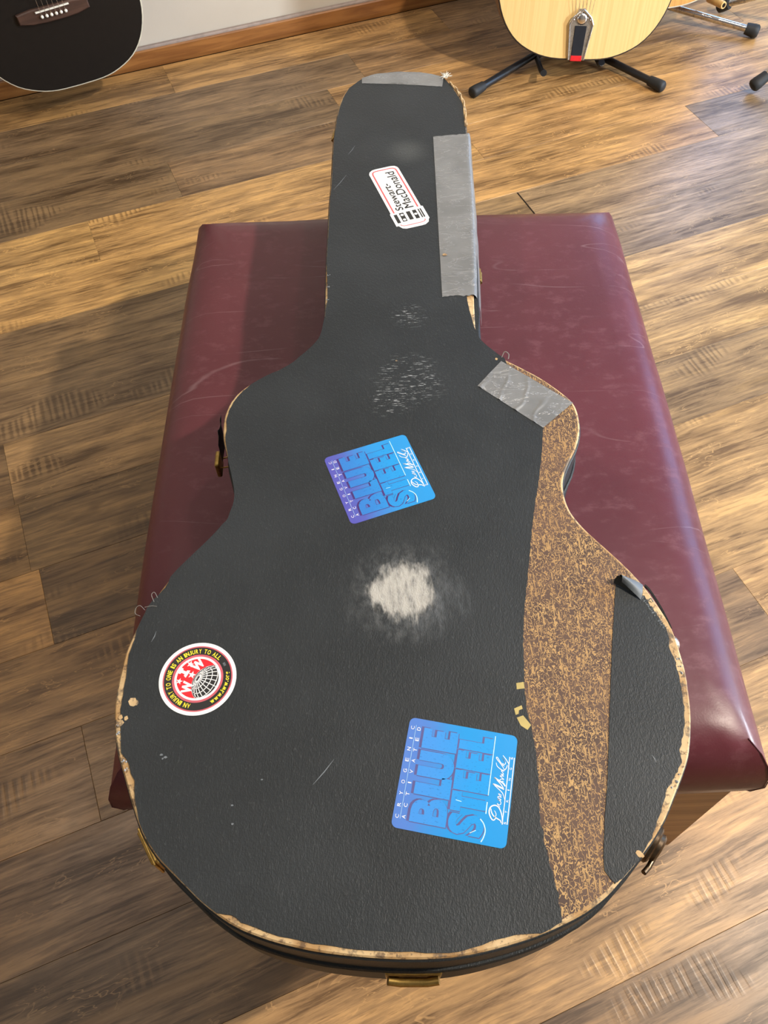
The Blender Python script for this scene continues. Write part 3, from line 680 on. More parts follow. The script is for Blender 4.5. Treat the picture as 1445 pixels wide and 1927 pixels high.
# duct tape
def wrinkle(x, y): return .0005 * max(0.0, noise.noise(Vector((x * 60 + y * 20, y * 150, 2.2)))) + .0002 * noise.noise(Vector((x * 200, y * 200, 7.0)))
def lerp_poly(p, u):
    L_ = [0.0]
    for a, b in zip(p, p[1:]): L_.append(L_[-1] + math.dist(a, b))
    s = u * L_[-1]
    for i in range(len(p) - 1):
        if s <= L_[i + 1] + 1e-9:
            k = (s - L_[i]) / max(1e-9, L_[i + 1] - L_[i]); return Vector(p[i]).lerp(Vector(p[i + 1]), k)
    return Vector(p[-1])
ZC = ZT + .00115
rows = []
for i in range(61):
    u = i / 60; a, b = lerp_poly(TAPE_LONG_LEFT, u), lerp_poly(TAPE_LONG_RIGHT, u)
    row = [(a.x, a.y, ZT + .0008)]
    for j in range(13):
        q = a.lerp(b, j / 12)
        jag = (rng.uniform(-.0012, .0012) if i in (0, 60) else 0)
        row.append((q.x, q.y + jag, ZC + wrinkle(q.x, q.y)))
    k = .001 * noise.noise(Vector((3, b.y * 40, 1)))
    fl = .0025 + .0035 * u
    row += [(b.x + .0018, b.y, ZT + .0003), (b.x + .0030 + fl * .4 + k, b.y, ZT - .006), (b.x + .0036 + fl + k, b.y, ZT - .024), (b.x + .0032 + fl * 1.5 + k, b.y, ZT - .046)]
    rows.append(row)
part(MB().grid(rows), 'duct_tape', TAPE, smooth=50, label='long silver duct tape along the neck edge')
m = MB(); blob(.0800, .7900, .0034, .6, ZT + .0021); part(m, 'tape_tear', BOARD, label='small brown tear in the duct tape')
rows = []
for i in range(31):
    u = i / 30; a, b = lerp_poly(TAPE_TOP_FRONT, u), lerp_poly(TAPE_TOP_BACK, u)
    row = [(a.x, a.y, ZT + .0008)] + [(a.lerp(b, j / 7).x, a.lerp(b, j / 7).y + (rng.uniform(-.0006, .0006) if j == 0 else 0), ZC + wrinkle(a.x, a.y + j * .002)) for j in range(8)]
    rows.append(row + [(b.x, b.y + .002, ZT - .001), (b.x, b.y + .003, ZT - .010), (b.x, b.y + .0045, ZT - .042)])
part(MB().grid(rows), 'duct_tape', TAPE, smooth=50, label='short silver duct tape over the neck end')
A, B_, C_, D_, E_ = [Vector(q) for q in TAPE_SHOULDER]
rows = []
for i in range(85):
    u = i / 84; a, b = A.lerp(E_, u), B_.lerp(D_, u)
    row = [(a.x, a.y, ZT + .0004)]
    for j in range(25):
        q = a.lerp(b, j / 24)
        rd = .0011 * max(0.0, sin(u * 24 + j * .18 + 3 * noise.noise(Vector((q.x * 45, q.y * 45, 4)))) - .80) * 5 * max(0, noise.noise(Vector((q.x * 55, q.y * 55, 9))) + .35)
        row.append((q.x, q.y, ZC + rd))
    rows.append(row + [(b.x + .0002, b.y + .0003, ZT + .0004)])
part(MB().grid(rows), 'duct_tape', TAPE, smooth=50, label='wrinkled silver duct tape across the right shoulder')
m = MB()                                           # frayed tuft and twisted strand at the top right corner
for k in range(40):
    q = Vector((0.1075, 1.1745, ZT + .001)); a = rng.uniform(0, 6.28); L_ = rng.uniform(.003, .010)
    m.tube([q, q + Vector((cos(a) * L_ * .5, sin(a) * L_ * .5, rng.uniform(.002, .005))), q + Vector((cos(a) * L_, sin(a) * L_, rng.uniform(.001, .006)))], [.0007, .0005, .0002], 4)
part(m, 'frayed_tuft', BONE, kind='stuff', label='white frayed fibre at the neck corner')
s0, s1 = near((0.1116, 1.1615)), near((0.1262, 1.055))
m = MB()
for ph in (0, pi):
    pts = [(OUT[i][0] + .0012 * cos(i * 1.1 + ph), OUT[i][1], ZT + .0008 + .0010 * sin(i * 1.1 + ph)) for i in range(s0, s1 + 1)]
    m.tube(pts, .0013, 6)
part(m, 'twisted_edge', BOARD, smooth=70, label='tan twisted fibre on the worn neck edge')

# hardware round the side
def side_frame(x, y, z):                          # local x outwards, y along the edge, z up
    i = near((x, y)); a, b = Vector(OUT[i - 2]), Vector(OUT[(i + 2) % NO]); d = (b - a).normalized()
    nrm = Vector((-d.y, d.x)) if parea(OUT) < 0 else Vector((d.y, -d.x))
    M = Matrix(((nrm.x, -nrm.y, 0, OUT[i][0]), (nrm.y, nrm.x, 0, OUT[i][1]), (0, 0, 1, z), (0, 0, 0, 1)))
    return M
def latch(x, y, z, w, h, mat, out=.010, label=None, off=.001, open_=False):
    M = side_frame(x, y, z) @ Matrix.Translation((off, 0, 0))
    pl = part(MB().prism(rrect(.003, w, .0013, 3), -h / 2, h / 2, .0008).xform(M), 'latch', mat, smooth=40, label=label)
    if open_:                                     # lever swung out on its wire bail
        for s_ in (-1, 1):
            part(MB().tube([(.001, s_ * w * .36, .002), (out - .002, s_ * w * .30, -.002)], .0009, 6).xform(M), 'bail_wire', mat, pl, smooth=60)
        part(MB().prism(rrect(.0052, w, .0016, 3), -.012, .008, .0012).xform(M @ Matrix.Translation((out, 0, 0))), 'latch_lever', mat, pl, smooth=40)
        return
    part(MB().prism(rrect(out * .62, w * .80, .0016, 3), -h * .34, h * .40, .0012).xform(M @ Matrix.Translation((out * .33, 0, 0))), 'hasp', mat, pl, smooth=40)
    part(MB().prism(rrect(.0024, w * .92, .0010, 3), -h * .42, h * .30, .0008).xform(M @ Matrix.Translation((out * .72, -w * .04, 0))), 'latch_lever', mat, pl, smooth=40)
    part(MB().tube([(out * .90, -w * .46, h * .12), (out * .90, w * .30, h * .12)], .0020, 10).xform(M), 'latch_hinge', mat, pl, smooth=60)
latch(-.0530, 1.085, .445, .022, .034, BRASS, .007, 'small brass latch at the left neck')
latch(-.1575, .5400, .420, .020, .030, BRASS, .0145, 'brass latch swung open beside the left shoulder', .001, True)
latch(-.1860, .1520, .432, .036, .040, BRASS, .0065, 'brass latch on the lower left side', .001)
M = side_frame(.1990, .1470, .434) @ Matrix.Rotation(pi / 2, 4, 'Y')
pl = part(MB().lathe([(.0200, 0), (.0200, .0018), (.0185, .0030), (.0150, .0034)], M @ Matrix.Scale(1.1, 4, (1, 0, 0)), 22), 'latch', DARKBRASS, smooth=45, label='tarnished latch of stacked domed plates on the lower right side')
part(MB().lathe([(.0155, .0030), (.0158, .0060), (.0140, .0074), (.0110, .0078)], M, 20), 'hasp', DARKBRASS, pl, smooth=45)
part(MB().lathe([(.0115, .0070), (.0116, .0105), (.0095, .0122), (.0050, .0128)], M, 18), 'latch_lever', DARKBRASS, pl, smooth=45)
part(MB().tube([(.0095, -.0215, -.004), (.0110, -.0150, -.006), (.0115, .0120, -.006)], .0022, 10).xform(side_frame(.1990, .1470, .434)), 'latch_hinge', DARKBRASS, pl, smooth=60)
latch(.1150, .8150, .420, .024, .030, BRASS, .006, 'brass latch under the long duct tape', .008)
M = side_frame(.0150, .0640, .418)
hg = part(MB().prism(rrect(.004, .042, .0015, 3), -.020, .010, .001).xform(M @ Matrix.Translation((.003, 0, 0))), 'hinge', BRASS, smooth=40, label='brass hinge plate at the wide end')
part(MB().tube([(.0075, -.019, -.002), (.0085, -.010, -.004), (.0085, .010, -.004), (.0075, .019, -.002)], .0034, 10).xform(M), 'hinge_barrel', BRASS, hg, smooth=60)
M = side_frame(.2412, .3000, .462)
part(MB().lathe([(.0078, 0), (.0078, .0015), (.0066, .0048), (.0036, .0070), (.0010, .0076)], M @ Matrix.Translation((.001, 0, 0)) @ Matrix.Rotation(pi / 2, 4, 'Y'), 18), 'stud', NICKEL, smooth=60, label='domed silver stud on the right edge')
M = side_frame(-.1572, .5480, .452)                # torn leather handle tab
m = MB().grid([[(.0015 + .004 * sin(k * 1.3) * .3 + .0035, -.014 + .0035 * k, .024 - .002 * (k % 2)), (.0075, -.013 + .0033 * k, .008), (.0085, -.012 + .0031 * k, -.022)] for k in range(9)])
part(m.xform(M), 'torn_tab', VINYL_SIDE, label='torn black leather tab at the left shoulder')

# ------------------------------------------------------------------ stickers (millimetre layouts in each sticker's own frame)
_fc = {}
def glyphs(body, bold=0.0, shear=0.0):
    key = (body, bold, shear)
    if key not in _fc:
        c = bpy.data.curves.new('lettering', 'FONT'); c.body = body; c.offset = bold; c.shear = shear; c.resolution_u = 4; c.dimensions = '2D'; c.fill_mode = 'FRONT'
        o = bpy.data.objects.new('lettering', c); COL.objects.link(o)
        bpy.context.view_layer.update()
        me = o.evaluated_get(bpy.context.evaluated_depsgraph_get()).to_mesh()
        v = [(q.co.x, q.co.y) for q in me.vertices]; f = [tuple(pp.vertices) for pp in me.polygons]
        bpy.data.objects.remove(o); bpy.data.curves.remove(c)
        _fc[key] = (v, f)
    return _fc[key]
def put(mb, body, x0, x1, y0, y1, z, bold=0.0, shear=0.0, M=None):
    v, f = glyphs(body, bold, shear)
    ax, bx = min(q[0] for q in v), max(q[0] for q in v); ay, by = min(q[1] for q in v), max(q[1] for q in v)
    vs = [(x0 + (q[0] - ax) / (bx - ax) * (x1 - x0), y0 + (q[1] - ay) / max(1e-6, by - ay) * (y1 - y0), z) for q in v]
    if M is not None: vs = [tuple(M @ Vector(q)) for q in vs]
    return mb.add(vs, f)
MM = Matrix.Scale(0.001, 4)
def layer(mb, name, mat, parent, **k): return mb.xform(MM).build(name, mat, parent, **k)
def sticker(mb, mat, ctr, ang, label):
    o = mb.xform(MM).build('sticker', mat, case, label=label)
    o.location = (ctr[0] - CX, ctr[1] - CY, ZT + .00080 - CZ); o.rotation_euler = (0, 0, R(ang))
    return o
H0 = 0.22                                          # sticker thickness, mm
SCRIPT = {'D1': [(-25.57, -38.17), (-21.77, -37.57), (-17.88, -36.43), (-14.76, -34.68), (-13.22, -32.75), (-13.1, -30.64), (-14.37, -28.5), (-16.46, -27.53), (-18.89, -27.47), (-21.44, -28.48), (-23.52, -30.12), (-23.77, -31.54), (-22.57, -32.44), (-21.16, -31.76)], 'D2': [(-15.93, -28.51), (-17.58, -28.89), (-19.78, -30.02), (-21.47, -31.97), (-22.62, -34.88), (-23.37, -36.36), (-24.93, -37.06)], 'D3': [(-16.83, -31.07), (-18.32, -32.3), (-19.95, -32.76), (-21.63, -31.99)], 'ean': [(-13.65, -35.08), (-11.97, -32.96), (-11.32, -32.71), (-12.12, -34.03), (-11.58, -35.02), (-9.81, -35.17), (-8.43, -33.26), (-7.84, -32.66), (-8.64, -33.99), (-8.07, -35.15), (-7.12, -32.76), (-6.06, -32.81), (-6.32, -35.13), (-4.58, -33.17), (-3.93, -32.92), (-4.88, -35.32)], 'M1': [(-7.58, -37.74), (-3.37, -35.86), (-0.78, -32.74), (2.37, -27.75)], 'M2': [(2.37, -27.75), (1.74, -31.03), (-0.06, -36.55)], 'M3': [(-0.06, -36.55), (3.31, -33.69), (7.48, -28.22)], 'M4': [(7.48, -28.22), (6.07, -31.24), (4.63, -34.97), (2.37, -37.17)], 'ar': [(5.81, -35.55), (5.77, -33.41), (6.72, -32.77), (7.3, -33.95), (7.25, -35.56), (8.93, -33.06), (9.57, -32.63), (9.68, -35.12), (10.77, -33.21), (11.06, -32.82), (11.1, -34.96), (12.96, -33.32), (13.61, -32.89), (13.29, -35.07)], 'k1': [(18.96, -28.32), (16.58, -29.31), (15.13, -31.28), (14.1, -33.55), (14.6, -35.29), (16.48, -36.52), (18.76, -36.99)], 'l': [(15.07, -34.88), (18.55, -31.97), (21.62, -28.73), (22.96, -28.03), (23.13, -28.92), (19.62, -31.85), (17.28, -34.99)], 'ey': [(17.28, -34.99), (18.03, -33.11), (19.17, -33.34), (18.72, -34.83), (20.29, -35.38), (23.14, -32.9), (23.47, -32.68), (20.61, -35.16)], 'y': [(25.53, -32.81), (22.88, -35.46), (19.67, -37.97)]}
WID = {'D1': .9, 'D2': .8, 'D3': .5, 'ean': .5, 'M1': .55, 'M2': 1.3, 'M3': .55, 'M4': 1.2, 'ar': .5, 'k1': .6, 'l': .55, 'ey': .45, 'y': .6}
BLOCKS = [('B', -36.0, -16.8, 2.9, 30.2), ('L', -15.6, -0.4, 2.9, 30.2), ('U', -1.6, 18.2, 2.9, 30.2), ('E', 20.0, 36.3, 2.9, 30.2),
          ('S', -38.6, -23.0, -25.0, 1.6), ('T', -22.2, -7.6, -25.0, 1.6), ('E', -6.6, 8.4, -25.0, 1.6), ('E', 9.4, 23.6, -25.0, 1.6), ('L', 24.8, 36.8, -25.0, 1.6)]
def block(mb, ch, x0, x1, y0, y1, z, dx=0.0, dy=0.0, grow=0.0):
    x0, x1, y0, y1 = x0 - grow + dx, x1 + grow + dx, y0 - grow + dy, y1 + grow + dy
    w, h = x1 - x0, y1 - y0
    P = lambda pts: [(x0 + a * w, y0 + b * h) for a, b in pts]
    g = .06
    if ch == 'L': mb.flat(P([(0, 0), (1, 0), (1, .285), (.60, .285), (.60, 1), (0, 1)]), z)
    elif ch == 'T': mb.flat(P([(.24, 0), (.76, 0), (.76, .72), (1, .72), (1, 1), (0, 1), (0, .72), (.24, .72)]), z)
    elif ch == 'E': mb.flat(P([(0, 0), (1, 0), (1, .24), (.62, .24), (.62, .38), (.95, .38), (.95, .62), (.62, .62), (.62, .76), (1, .76), (1, 1), (0, 1)]), z)
    elif ch == 'U':
        arc = [(.5 + .5 * cos(R(a)), .32 + .32 * sin(R(a))) for a in range(180, 361, 15)]
        inn = [(.5 + .10 * cos(R(a)), .34 + .06 * sin(R(a))) for a in range(360, 179, -30)]
        mb.flat(P([(0, 1)] + arc + [(1, 1), (.60, 1)] + inn + [(.40, 1)]), z)
    elif ch == 'B': put(mb, 'B', x0, x1, y0, y1, z, 0.045)
    elif ch == 'S': put(mb, 'S', x0, x1, y0, y1, z, 0.040)
def blue_sticker(ctr, ang, w, h, base, face, shadow, label):
    s = sticker(MB().prism(rrect(w, h, 4.5, 5), 0, H0), base, ctr, ang, label)
    sh, fc, sm, sc = MB(), MB(), MB(), MB()
    k = w / 85.2
    for ch, x0, x1, y0, y1 in BLOCKS:
        block(sh, ch, x0, x1, y0, y1, H0 + .03, .30, 1.7, .30)
        block(sh, ch, x0, x1, y0, y1, H0 + .035, -.40, -.3, .22)
        block(fc, ch, x0, x1, y0, y1, H0 + .06)
    n1, n2 = 'CRYOGENIC', 'ACTIVATED'
    for i in range(9):
        for wd, y, ua, ub in ((n1, 38.0, -34.1, 34.5), (n2, 33.1, -33.7, 34.3)):
            c0 = ua + (ub - ua) * i / 8; ww = .45 if wd[i] == 'I' else 1.35
            put(sm, wd[i], c0 - ww, c0 + ww, y, y + 2.7, H0 + .09, 0.0)
    rl = MB()
    rl.stroke([(-35.5, 36.9), (37.0, 36.9)], .22, H0 + .08)
    sc.stroke([(-25.8, -37.9), (25.2, -38.1)], .62, H0 + .09); sc.stroke([(-25.2, -41.5), (25.2, -41.7)], .62, H0 + .09)
    for i, ch in enumerate('STRINGS'):
        c0 = -24.45 + i * 8.15; put(sc, ch, c0 - (.35 if ch == 'I' else .85), c0 + (.35 if ch == 'I' else .85), -40.7, -39.0, H0 + .09)
    for key, pts in SCRIPT.items():
        q = spline(pts, 4, closed=False); n = len(q); wd = WID[key]
        sc.stroke(q, [wd * (.45 + .55 * sin(pi * min(1, max(0, (i + n * .12) / (n * 1.24))))) for i in range(n)], H0 + .10)
    ln = MB()
    ln.stroke([(-6.8, -25.3), (39.5, -25.5)], .62, H0 + .10); ln.stroke([(-20.4, -25.2), (-11.7, -25.2)], .8, H0 + .10)
    ln.stroke(spline([(-24.8, -21.6), (-27.8, -24.5), (-32.3, -26.2), (-37.1, -25.6), (-40.9, -24.1)], 4, closed=False), .8, H0 + .10)
    ln.stroke([(-14.4, -1.8), (-14.9, -6.2)], .5, H0 + .10); ln.stroke([(-36.2, -15.2), (-33.4, -19.4)], .5, H0 + .10)
    for mb_, nm, mt in ((sh, 'letter_shadow', shadow), (fc, 'block_lettering', face), (sm, 'small_lettering', WHITE), (rl, 'ruled_line', PALEINK), (sc, 'script_lettering', WHITE), (ln, 'highlight_line', PALEINK)):
        layer(mb_.xform(Matrix.Scale(k, 4)) if k != 1 else mb_, nm, mt, s)
    return s
blue_sticker((-.0033, .4705), 108.9, 82.5, 84.6, BLUE1, BLUEFACE1, SHADOWINK1, 'violet blue square sticker tilted beside the shoulder')
blue_sticker((.0490, .1831), 77.65, 85.2, 85.2, BLUE2, BLUEFACE2, SHADOWINK2, 'bright blue square sticker at the wide end')

# white label near the neck
P3 = [(54.7, 20.5), (59.0, 18.6), (62.2, 14.2), (63.0, 10), (63.1, -10.9), (61.8, -16.1), (58.6, -18.8), (54.8, -19.5), (-27.0, -19.6), (-28.0, -21.7), (-52.4, -21.6), (-54.2, -20.0), (-58.7, -18.3), (-62.3, -13.2), (-62.9, -8), (-62.6, 11.5), (-60.6, 15.8), (-56.5, 18.2), (-54.8, 19.5), (-55.1, 21.7), (-30.8, 21.9), (-29.2, 20.5)]
s = sticker(MB().prism(P3, 0, H0), WHITE, (.0301, .9041), 107.3, 'white label with a red outline near the neck')
m = MB()
m.stroke([(-30.3, 16.2), (52.5, 16.2), (56.0, 15.3), (57.8, 13.2), (58.4, 10), (58.5, -9.5), (57.7, -12.6), (55.6, -14.8), (52, -15.4), (-27.4, -15.6)], 1.9, H0 + .05)
m.stroke([(-53.5, 16.0), (-55.6, 15.0), (-57.0, 12.4), (-57.2, 9), (-57.1, -10), (-56.4, -13.4), (-54.8, -15.2), (-52.5, -15.8)], 1.2, H0 + .05)
layer(m, 'red_outline', plain('faded_red_print', (0.72, 0.10, 0.11), .4), s)
m = MB()
for (x0, x1, y0, y1) in ((-50.2, -33.4, 14.0, 18.2), (-49.2, -32.2, 5.2, 11.0), (-48.5, -32.1, -3.1, 2.0), (-48.8, -31.8, -11.0, -6.0), (-48.9, -31.5, -15.0, -13.4), (-48.9, -31.5, -17.8, -16.0)):
    m.flat([(x0, y0), (x1, y0), (x1, y1), (x0, y1)], H0 + .05)
for q_ in (-.24, 0, .24): put(m, 'Stewart-', -27.0 + q_, 29.0 + q_, 2.6 + q_, 12.0 + q_, H0 + .05 + q_ * .02)
for q_ in (-.24, 0, .24): put(m, 'MacDonald', -25.6 + q_, 51.6 + q_, -11.0 + q_, 0.2 + q_, H0 + .05 + q_ * .02)
layer(m, 'black_lettering', INK, s)
m = MB()
for c0 in ((-36.4, 8.1), (-45.8, 8.1), (-39.8, -8.5)): m.flat(circle(2.0, 18, c0), H0 + .08)
layer(m, 'white_dot', WHITE, s)

# round union sticker
s = sticker(MB().prism(circle(31.7, 72), 0, H0), WHITE, (-.15639, .27202), 64.0, 'round red, black and white sticker with a globe')
def ringm(r0, r1, z): return MB().ring(circle(r1, 72), circle(r0, 72), z)
layer(ringm(27.2, 28.6, H0 + .03), 'rose_rim', ROSEINK, s)
layer(ringm(20.6, 27.5, H0 + .05), 'black_band', INK, s)
layer(ringm(19.0, 21.0, H0 + .06), 'rose_rim', ROSEINK, s)
layer(MB().flat(circle(17.4, 72), H0 + .03), 'red_disc', REDINK, s)
GC, GR, RD = Vector((0, -14.4)), 17.0, 17.2       # globe clipped by the disc
inD = lambda q, r=RD: q.x * q.x + q.y * q.y < r * r
top = [GC + Vector((cos(R(a)), sin(R(a)))) * GR for a in range(0, 181, 3)]
top = [q for q in top if inD(q, RD + .01)]
a0 = math.atan2(top[-1].y, top[-1].x); a1 = math.atan2(top[0].y, top[0].x)
if a0 > 0: a0 -= 2 * pi
bot = [Vector((cos(a0 + (a1 - a0) * i / 30), sin(a0 + (a1 - a0) * i / 30))) * RD for i in range(1, 30)]
layer(MB().flat([tuple(q) for q in top + bot], H0 + .06), 'globe', INK, s)
m = MB()
tilt = R(33)
def gp(lat, lon):                                  # orthographic globe with its pole tipped to the viewer
    x, y, z = cos(lat) * sin(lon), sin(lat), cos(lat) * cos(lon)
    return Vector((x, y * cos(tilt) - z * sin(tilt))) * GR + GC, y * sin(tilt) + z * cos(tilt)
def gline(pts, w):
    run = []
    for q, vis in pts + [(Vector((99, 99)), 1)]:
        if inD(q, RD - .1) and vis > -.02: run.append(q)
        else:
            if len(run) > 1: m.stroke(run, w, H0 + .09)
            run = []
for lat in range(75, -60, -15): gline([gp(R(lat), R(a)) for a in range(-180, 181, 5)], .62)
for lon in range(-180, 180, 18): gline([gp(R(lat), R(lon)) for lat in range(88, -80, -4)], .62)
m.stroke(top, .9, H0 + .09)
m.ring(circle(19.1, 72), circle(17.2, 72), H0 + .09)
layer(m, 'globe_grid', WHITE, s)
m = MB()
zs = [H0 + .10]
def star(c, r, rot0=0.0):
    zs[0] += .006
    m.flat([(c[0] + (r if k % 2 == 0 else r * .42) * cos(rot0 + pi / 2 + pi * k / 5), c[1] + (r if k % 2 == 0 else r * .42) * sin(rot0 + pi / 2 + pi * k / 5)) for k in range(10)], zs[0])
def polar(r, a): return Vector((r * cos(R(a - 64)), r * sin(R(a - 64))))
for a, r, sz in ((-171.6, 15.0, 2.9), (120.0, 14.6, 3.1), (148.2, 5.9, 3.5)): star(polar(r, a), sz, R(-8))
m.flat([tuple(Vector(q_) + polar(13.2, 154.5)) for q_ in ((-3.6, -4.0), (3.4, -4.2), (2.6, -1.7), (1.3, -1.5), (1.3, 1.5), (2.6, 1.9), (2.8, 4.2), (-2.8, 4.2), (-2.6, 1.9), (-1.3, 1.5), (-1.3, -1.5), (-2.8, -1.7))], H0 + .13)
for ch, r, a, w, h, tw in (('W', 10.9, -135.5, 5.3, 4.4, 16), ('W', 11.9, 94.0, 5.3, 4.4, -16)):
    q = polar(r, a); put(m, ch, -w, w, -h, h, H0 + .14, 0.06, 0, Matrix.Translation((q.x, q.y, 0)) @ Matrix.Rotation(R(tw), 4, 'Z'))
layer(m, 'emblem_lettering', WHITE, s)
m = MB()
def arc_text(txt, a_start, a_end, r, h, zz, bold, inward=False):
    adv = {' ': .55, 'I': .52, 'J': .66, '.': .38, 'w': 1.15, 'O': 1.08, 'N': 1.02, 'i': .40, 'r': .62}
    wds = [adv.get(c, .92) for c in txt]; tot = sum(wds); pos = 0.0
    for c, w in zip(txt, wds):
        a = a_start + (a_end - a_start) * (pos + w / 2) / tot; pos += w
        if c == ' ': continue
        half = abs(a_end - a_start) / tot * w * R(1) * r * .39
        hh = h * (.25 if c == '.' else .74 if c in 'worg' else 1.0)
        Mx = Matrix.Translation((r * cos(R(a)), r * sin(R(a)), 0)) @ Matrix.Rotation(R(a - 90 + (180 if inward else 0)), 4, 'Z')
        lo = -h / 2 - (h * .26 if c == 'g' else 0); hh = h * .96 if c == 'g' else hh
        put(m, c, -half, half, lo, lo + hh, zz, 0.0 if c in 'NMWw' else bold, 0, Mx)
        if c in 'NMWw': put(m, c, -half + .16, half + .16, lo, lo + hh, zz + .004, 0.0, 0, Mx); put(m, c, -half - .16, half - .16, lo, lo + hh, zz + .008, 0.0, 0, Mx)
arc_text('AN INJURY TO ONE IS AN INJURY TO ALL', 197.5, -20.5, 24.0, 3.9, H0 + .09, 0.02)
arc_text('www.iww.org', -124.0, -51.0, 24.0, 3.6, H0 + .09, 0.015, True)
layer(m, 'yellow_lettering', YELLOW, s)
m = MB()
for k in range(4): m.flat([tuple(Vector((24.0 + dx, -.9 + k * .8)) @ Matrix.Rotation(R(36), 2)) for dx in (-1.0,)] + [tuple(Vector((24.0 + dx, -.9 + k * .8 + dy)) @ Matrix.Rotation(R(36), 2)) for dx, dy in ((1.0, 0), (1.0, .5), (-1.0, .5))], H0 + .09)
layer(m, 'union_mark', PALEVINYL, s)

# ------------------------------------------------------------------ guitars, stands
HALF = [(0, 0), (.060, .002), (.105, .013), (.148, .036), (.180, .072), (.200, .118), (.2065, .165), (.200, .215), (.178, .270), (.155, .315), (.148, .350), (.152, .390), (.157, .425), (.148, .462), (.118, .490), (.070, .506), (.028, .512)]
def body_outline(k):
    h = spline(HALF, 3, closed=False)
    return [(x * k, y * k) for x, y in h] + [(-x * k, y * k) for x, y in reversed(h[1:])]
def guitar(name, label, loc, rotm, k, top, side, binding, neckmat, group=None, archtop=False):
    g = thing(name, label, 'guitar', loc, rotm.to_euler(), group)
    o = body_outline(k)
    MB().prism(offset(o, -.001), -.105 * k, -.004, .0, .006).build('body', side, g, smooth=35, label='sides and back')
    MB().prism(o, -.0045, 0.0, .0012).build('binding', binding, g, smooth=35)
    MB().prism(offset(o, -.0032), -.003, 0.0006).build('soundboard', top, g)
    sy = .345 * k
    if not archtop:
        MB().ring(circle(.057, 40, (0, sy)), circle(.0505, 40, (0, sy)), .0009).build('rosette', binding, g)
        MB().flat(circle(.050, 40, (0, sy)), .0008).build('sound_hole', DARKGAP, g)
    L0, L1 = .400 * k, .512 * k + .36
    MB().prism([(-.029, L0), (.029, L0), (.022, L1), (-.022, L1)], .0006, .0075, .001).build('fretboard', ROSEWOOD, g)
    MB().prism([(-.027, .500 * k), (.027, .500 * k), (.0215, L1), (-.0215, L1)], -.020, .0006, 0, .008).build('neck', neckmat, g, smooth=40)
    hd = MB().prism([(-.022, L1), (.022, L1), (.036, L1 + .03), (.037, L1 + .17), (.012, L1 + .185), (-.012, L1 + .185), (-.037, L1 + .17), (-.036, L1 + .03)], -.016, 0.0, .001).build('headstock', neckmat, g)
    for s_ in (-1, 1):
        for i in range(3):
            MB().lathe([(.004, 0), (.004, .012), (.007, .013), (.007, .020), (.003, .022)], Matrix.Translation((s_ * .034, L1 + .045 + i * .045, -.008)) @ Matrix.Rotation(s_ * pi / 2, 4, 'Y'), 10).build('tuner', CHROME, hd, smooth=50)
    m = MB()
    for i in range(20): m.box(-.027 + i * .0003, .027 - i * .0003, L1 - .0345 * (1 - .944 ** i) / .056 - .0008, L1 - .0345 * (1 - .944 ** i) / .056 + .0008, .0074, .0086)
    m.build('frets', NICKEL, g, kind='stuff')
    return g, L1
def strings(g, L1, y0, z0, half0):
    for i in range(6):
        u = i / 5 - .5
        MB().tube([(u * half0 * 2, y0, z0), (u * .036, L1, .0095)], .00045, 5).build('string', NICKEL, g)

# black acoustic, hanging from the wall just above the floor
tb, zb = 0.058, 0.074
Mx = Matrix.Rotation(YAW, 3, 'Z') @ Matrix(((1, 0, 0), (0, 0, -1), (0, 1, 0))) @ Matrix.Rotation(R(3.4), 3, 'Z')
black, L1 = guitar('acoustic_guitar', 'black acoustic guitar with cream binding hanging low at the back wall', room(tb, 2.052, zb), Mx, .925, BLACKWOOD, BLACKWOOD, CREAM, ROSEWOOD, None)
br = [(-.078, .158), (-.050, .152), (-.020, .150), (.020, .150), (.050, .152), (.078, .158), (.078, .178), (.045, .182), (-.045, .182), (-.078, .178)]
b = MB().prism(br, .0006, .009, .0025).build('bridge', ROSEWOOD, black, smooth=40)
MB().prism([(-.037, .1745), (.037, .1765), (.037, .1795), (-.037, .1775)], .008, .0135, .001).build('saddle', BONE, b)
for i in range(6):
    MB().lathe([(.0026, 0), (.0026, .003), (.0034, .0035), (.0034, .0055), (.0018, .0072)], Matrix.Translation((-.0262 + i * .01048, .1660, .0085)), 12).build('bridge_pin', BONE, b, smooth=50)
strings(black, L1, .170, .0135, .0262)
hz = zb + L1 + .02
hk = thing('wall_hanger', 'black padded hanger on the back wall holding the black guitar', 'hanger', room(tb - .06, 2.231, hz))
hk.rotation_euler = rot
MB().prism(rrect(.05, .09, .01), 0, .012, .002).xform(Matrix.Rotation(pi / 2, 4, 'X')).build('wall_plate', BLACKSTEEL, hk)
MB().tube([(0, -.010, 0), (0, -.125, .004)], .006, 10).build('arm', BLACKSTEEL, hk)
for s_ in (-1, 1): MB().tube([(0, -.125, .004), (s_ * .036, -.150, .004), (s_ * .036, -.215, .008)], .008, 10).build('fork', RUBBER, hk)

